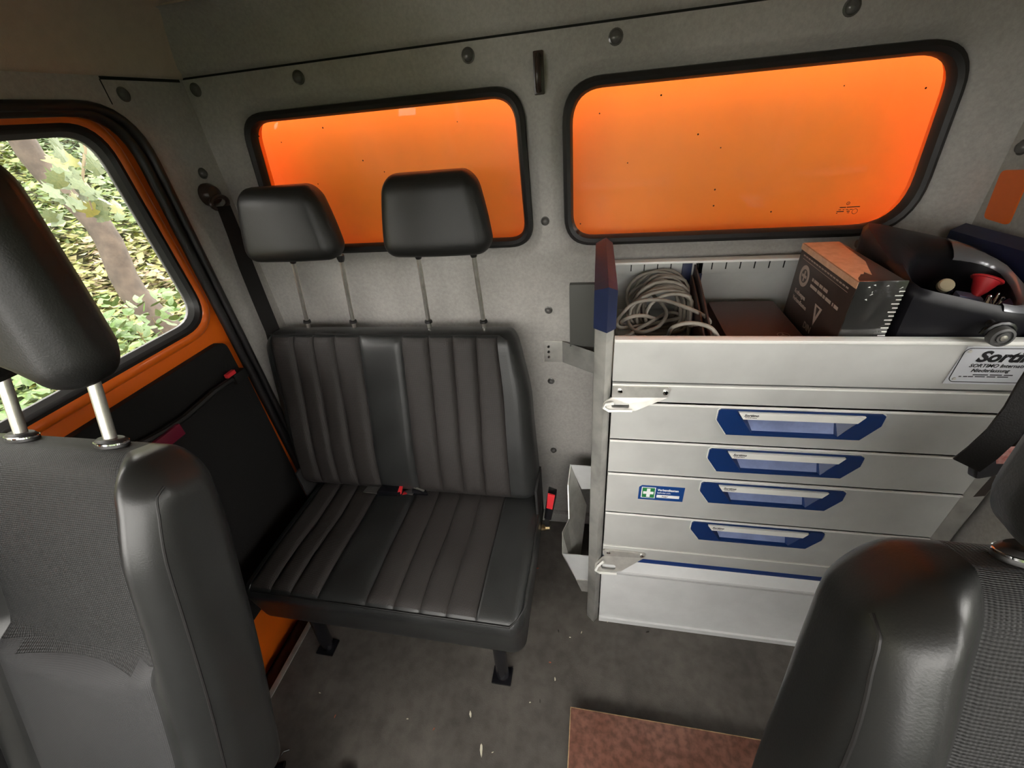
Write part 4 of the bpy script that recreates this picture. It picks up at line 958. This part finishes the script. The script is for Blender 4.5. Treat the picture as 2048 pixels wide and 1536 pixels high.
# resample both loops by angle round a common centre
cen = sum(inn, Vector()) / len(inn)
def byang(lp, n=44):
    A = sorted((math.atan2(p.y - cen.y, p.x - cen.x), p) for p in lp); out = []
    for i in range(n):
        a = -math.pi + 2 * math.pi * i / n; j = next((k for k, q in enumerate(A) if q[0] > a), 0); a0, p0 = A[j - 1]; a1, p1 = A[j]
        d1 = (a1 - a0) % (2 * math.pi) or 1e-6; d0 = (a - a0) % (2 * math.pi); out.append(p0.lerp(p1, d0 / d1))
    return out
O = byang(outer); I = byang(inn)
def shr(lp, k, z): return [Vector((cen.x + (p.x - cen.x) * k, max(.792, cen.y + .02 + (p.y - cen.y - .02) * k), z(p))) for p in lp]
loops = [shr(O, .86, lambda p: .9985), shr(O, .93, lambda p: 1.01), shr(O, .97, lambda p: 1.05), shr(O, 1.0, lambda p: p.z - .03), shr(O, 1.0, lambda p: p.z - .008), [o.lerp(i, .06) + Vector((0, 0, .004)) for o, i in zip(O, I)], [o.lerp(i, .5) + Vector((0, 0, .012)) for o, i in zip(O, I)], [o.lerp(i, .92) + Vector((0, 0, .006)) for o, i in zip(O, I)], [p + Vector((0, 0, -.002)) for p in I], [p + Vector((0, 0, -.02)) for p in I], [Vector((cen.x + (p.x - cen.x) * .92, cen.y + (p.y - cen.y) * .92, 1.065)) for p in I]]
body_ = build('tub', MB().loft(loops), 'tub_black', tc_, ang=60)
sel = [k for k in range(len(O)) if I[k].x > cen.x + .018 and I[k].y > .80]
sel.sort(key=lambda k: math.atan2(I[k].y - cen.y, I[k].x - cen.x))
band = [[o_.lerp(i_, t) + Vector((0, 0, dz)) for t, dz in ((.12, .0075), (.35, .0135), (.6, .0155), (.85, .0115), (.99, .0055), (.99, -.006))] for o_, i_ in ((O[k], I[k]) for k in sel)]
build('rim_trim', MB().loft(band, cap=False, closed=False), 'tool_grey', tc_, ang=60)
bar = [onY(*zt_(*p), 1.06) for p in ((175, 345), (400, 350), (700, 375), (1000, 410), (1200, 430))]
build('handle', MB().tube(bar, [.009, .012, .013, .013, .012], 10, flat=.010, up=(0, 0, 1)), 'tool_brown', tc_)
tri = [onY(*zt_(*p), 1.048) for p in ((340, 440), (495, 450), (415, 545))]
build('warning_triangle', MB().add(tri, [(0, 1, 2)]), 'yellow', tc_, smooth=False)
tri2 = [onY(*zt_(*p), 1.047) for p in ((385, 455), (450, 460), (415, 520))]
build('warning_symbol', MB().add(tri2, [(0, 1, 2)]), 'black_print', tc_, smooth=False)
wc = Vector((.676, .752, 1.110))
whl = build('wheel', MB().lathe(wc, (0, 1, 0), [(.004, -.001), (.009, -.001), (.0095, .002), (.0125, .002), (.013, -.001), (.0168, 0), (.0175, .003), (.0175, .012), (.015, .014), (.0005, .014)], 28), 'rubber_grey', tc_)
build('hub', MB().lathe(wc, (0, -1, 0), [(.0055, -.002), (.005, .002), (.0005, .003)], 16), 'steel', whl)
build('axle', MB().cyl(wc + Vector((0, .013, .006)), wc + Vector((.004, .06, .012)), .006, 10), 'dark', tc_)
build('wheel_arch', MB().tube([wc + Vector((.021 * math.cos(a), .014, .021 * math.sin(a))) for a in [math.radians(-20 + 25 * i) for i in range(9)]], .005, 8), 'tool_black', tc_)
build('blue_corner', MB().hexa([(.748, .797, 1.05), (.798, .83, 1.05), (.798, .90, 1.05), (.748, .88, 1.05), (.748, .795, 1.125), (.798, .828, 1.135), (.798, .90, 1.14), (.748, .88, 1.12)]), 'blue', tc_, bevel=.008)
# things inside the caddy
def inside(u, v, z): p = onZ(*zt_(u, v), z); return p
b0 = inside(1085, 770, 1.150); ax = Vector((-.25, -.75, .62)).normalized()
bt = thing('spray_bottle', b0 - ax * .07, 'black bottle with cream cap lying in the tool caddy', 'bottle')
build('bottle_body', MB().lathe(b0 - ax * .075, ax, [(.012, 0), (.019, .004), (.019, .055), (.014, .066), (.012, .070)], 18), 'tool_black', bt)
build('cap', MB().lathe(b0 - ax * .006, ax, [(.0125, 0), (.0125, .008), (.010, .010), (.0005, .010)], 18), 'cream', bt)
r0 = inside(1500, 720, 1.145); ax = Vector((.42, .35, .84)).normalized()
bt = thing('red_funnel', r0, 'red plastic funnel with wide rim in the tool caddy', 'funnel')
build('rim', MB().lathe(r0, ax, [(.024, 0), (.025, .002), (.024, .004), (.006, .004)], 22), 'red', bt)
build('cone', MB().lathe(r0, -ax, [(.020, 0), (.012, .022), (.007, .030), (.005, .045)], 18), 'red', bt)
q = inside(1320, 880, 1.12)
tag(build('blue_pouch', MB().hexa([q + Vector(p) for p in ((-.022, -.008, -.035), (.022, -.012, -.035), (.024, .014, -.035), (-.020, .016, -.035), (-.020, -.006, .004), (.022, -.010, -.004), (.024, .012, .0), (-.018, .014, .008))]), 'blue_recess', bevel=.004, origin=q - Vector((0, 0, .035))), 'small blue pouch tucked in the tool caddy', 'pouch')
for n_, (u, v) in enumerate(((1545, 870), (1640, 840), (1690, 890))):
    p = inside(u, v, 1.125); ax = Vector((.12, .25 - .1 * n_, .95)).normalized()
    o = build('socket', MB().lathe(p - ax * .055, ax, [(.0055, 0), (.0065, .002), (.0065, .04), (.0045, .044), (.0045, .054), (.001, .056)], 14), 'chrome', None, origin=p - ax * .055)
    tag(o, ['bright steel socket beside the red funnel', 'bright steel socket leaning at the caddy wall', 'shorter bright steel socket next to caddy rim'][n_], 'socket', 'steel sockets in the caddy')
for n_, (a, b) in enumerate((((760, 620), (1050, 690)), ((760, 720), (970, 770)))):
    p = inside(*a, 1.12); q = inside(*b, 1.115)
    o = build('screwdriver', MB().cyl(p, p.lerp(q, .55), .0075, 10).cyl(p.lerp(q, .55), q, .003, 8), 'tape', None, origin=p)  # orange window glow is put into the colour of these tools
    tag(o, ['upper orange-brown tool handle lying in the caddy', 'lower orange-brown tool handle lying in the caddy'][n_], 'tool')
for n_, (a, b) in enumerate((((1020, 510), (940, 640)), ((1180, 520), (1090, 660)))):
    p = inside(*a, 1.165); q = inside(*b, 1.12)
    tag(build('spanner', MB().strap([p, p.lerp(q, .5), q], XV, .007, .003), 'steel', None, bevel=.001, origin=q), ['slim steel spanner leaning behind the cream-capped bottle', 'slim steel spanner right above the cream cap'][n_], 'spanner')
# belt hanging by the driver seat
db = thing('driver_belt', onY(2000, 920, .56), 'black curved belt strap with worn red label hanging over the cabinet', 'seat belt')
path = [Vector((RX - .012, .63, 1.46)), Vector((RX - .02, .62, 1.40))] + [onY(u, v, y) for u, v, y in ( (2110, 700, .59), (2070, 770, .58), (2040, 820, .57), (2005, 868, .56), (1965, 905, .56), (1932, 930, .56))]
build('webbing', MB().strap(path, (.55, -.35, -.75), .034, .004), 'belt', db)
build('anchor', MB().lathe((RX, .63, 1.46), (-1, 0, 0), [(.03, 0), (.03, .012), (.022, .022), (.0005, .024)], 16), 'hook', db)
path2 = [onY(u, v, y) for u, v, y in ((2160, 760, .60), (2100, 830, .59), (2060, 880, .58), (2015, 915, .572), (1975, 930, .566), (1945, 935, .562))]
build('cover', MB().strap(path2, (.3, -.2, -.9), .034, .016), 'tool_black', db, bevel=.004)
lb = [onY(u, v, .560) for u, v in ((1985, 905), (2010, 888), (2038, 886), (2030, 905), (2005, 922), (1986, 922))]
build('red_label', MB().add([p + Vector((0, -.006, 0)) for p in lb], [(0, 1, 2, 3, 4, 5)]), 'worn_red', db, smooth=False)
pl = [onY(u, v, .62) for u, v in ((1946, 994), (1970, 992), (1995, 962), (1990, 945))]
build('tongue', MB().add(pl, [(0, 1, 2, 3)]), 'tool_brown', db, smooth=False)
# brown board on the floor
A = onZ(1142, 1417, .05); B = onZ(1512, 1477, .05)
bo = thing('floor_board', (A.x + .24, .36, 0), 'reddish brown plywood board with worn pale edges on floor', 'board')
build('panel', MB().box((A.x, .235, .035), (B.x + .02, (A.y + B.y) / 2, .050)), 'wood', bo, bevel=.001)
build('edge', MB().box((A.x - .002, .235, .0362), (B.x + .02, (A.y + B.y) / 2 + .002, .0488)), 'wood_edge', bo)
for x in (A.x + .05, B.x - .05): build('batten', MB().box((x - .02, .24, 0), (x + .02, A.y - .02, .036)), 'wood_edge', bo)
# crumbs
rnd = random.Random(9)
CH = [(941, 1428, .017, 'chip_white', 1.9), (963, 1500, .028, 'chip_white', 1.8), (985, 1505, .006, 'chip_white', .5), (868, 1458, .008, 'chip_red', 1), (670, 1433, .008, 'chip_red', 1.5), (640, 1386, .007, 'chip_white', 0), (1110, 1358, .010, 'chip_white', 1.7), (1100, 1325, .008, 'chip_red', 0), (1117, 1262, .009, 'chip_dark', 1.9), (1215, 1242, .009, 'chip_white', 1.5), (1140, 1275, .006, 'chip_white', 0), (1295, 1264, .010, 'chip_dark', .3), (1080, 1402, .009, 'chip_dark', 1.7), (815, 1438, .006, 'chip_white', .2), (1075, 1137, .012, 'chip_red', .4), (1060, 1405, .005, 'chip_white', .3), (1163, 1265, .008, 'chip_white', 1.2)]
LBL = ['short pale splinter on the floor in front of the bench', 'longest pale splinter lying on the floor mat', 'tiny pale crumb beside the longest splinter', 'reddish crumb on open floor before the middle of bench', 'reddish crumb between passenger seat and bench foot', 'tiny pale crumb near the aluminium floor edging', 'bright white crumb beside the inner bench foot', 'reddish crumb on floor between bench foot and cabinet post', 'dark grit between bench corner and cabinet post', 'pale crumb touching the lower corner of cabinet flap', 'tiny pale crumb near dark grit by the cabinet post', 'dark grit just in front of the cabinet flap', 'dark grit between bench foot and brown board', 'tiny pale crumb between short splinter and passenger seat', 'reddish crumb on floor below the buckle stalk', 'tiny pale crumb beside dark grit near brown board', 'curled pale crumb right before the cabinet post']
for (u, v, l, mt, a), lab in zip(CH, LBL):
    p = onZ(u, v, 0); d = Vector((math.cos(a), math.sin(a), 0)); n = Vector((-d.y, d.x, 0)); w_ = l * rnd.uniform(.25, .4)
    lp = [p + d * (l * math.cos(t) * .6 * rnd.uniform(.8, 1.1)) + n * (w_ * math.sin(t) * .6 * rnd.uniform(.7, 1.2)) for t in [math.pi * k / 4 for k in range(8)]]
    o = build('crumb', MB().loft([lp, [p.lerp(q, .8) + Vector((0, 0, .0025 + l * .08)) for q in lp]]), mt, None, smooth=False, origin=p)
    tag(o, lab, 'crumb', 'crumbs on the floor')
# plug end lying beside the passenger seat
p = onZ(560, 1531, .01)
pg = thing('cable_plug', (p.x, p.y, 0), 'small black plug with thin cord on the floor beside passenger seat', 'plug')
build('plug_body', MB().tube([p + Vector((-.012, -.012, 0)), p, p + Vector((.012, .004, 0))], .009, 12), 'tool_black', pg)
build('cord', MB().tube([p + Vector((-.01, -.01, 0)), p + Vector((-.012, .012, .004)), p + Vector((-.006, .028, .006)), p + Vector((.004, .036, -.002))], .0022, 6), 'tool_black', pg)
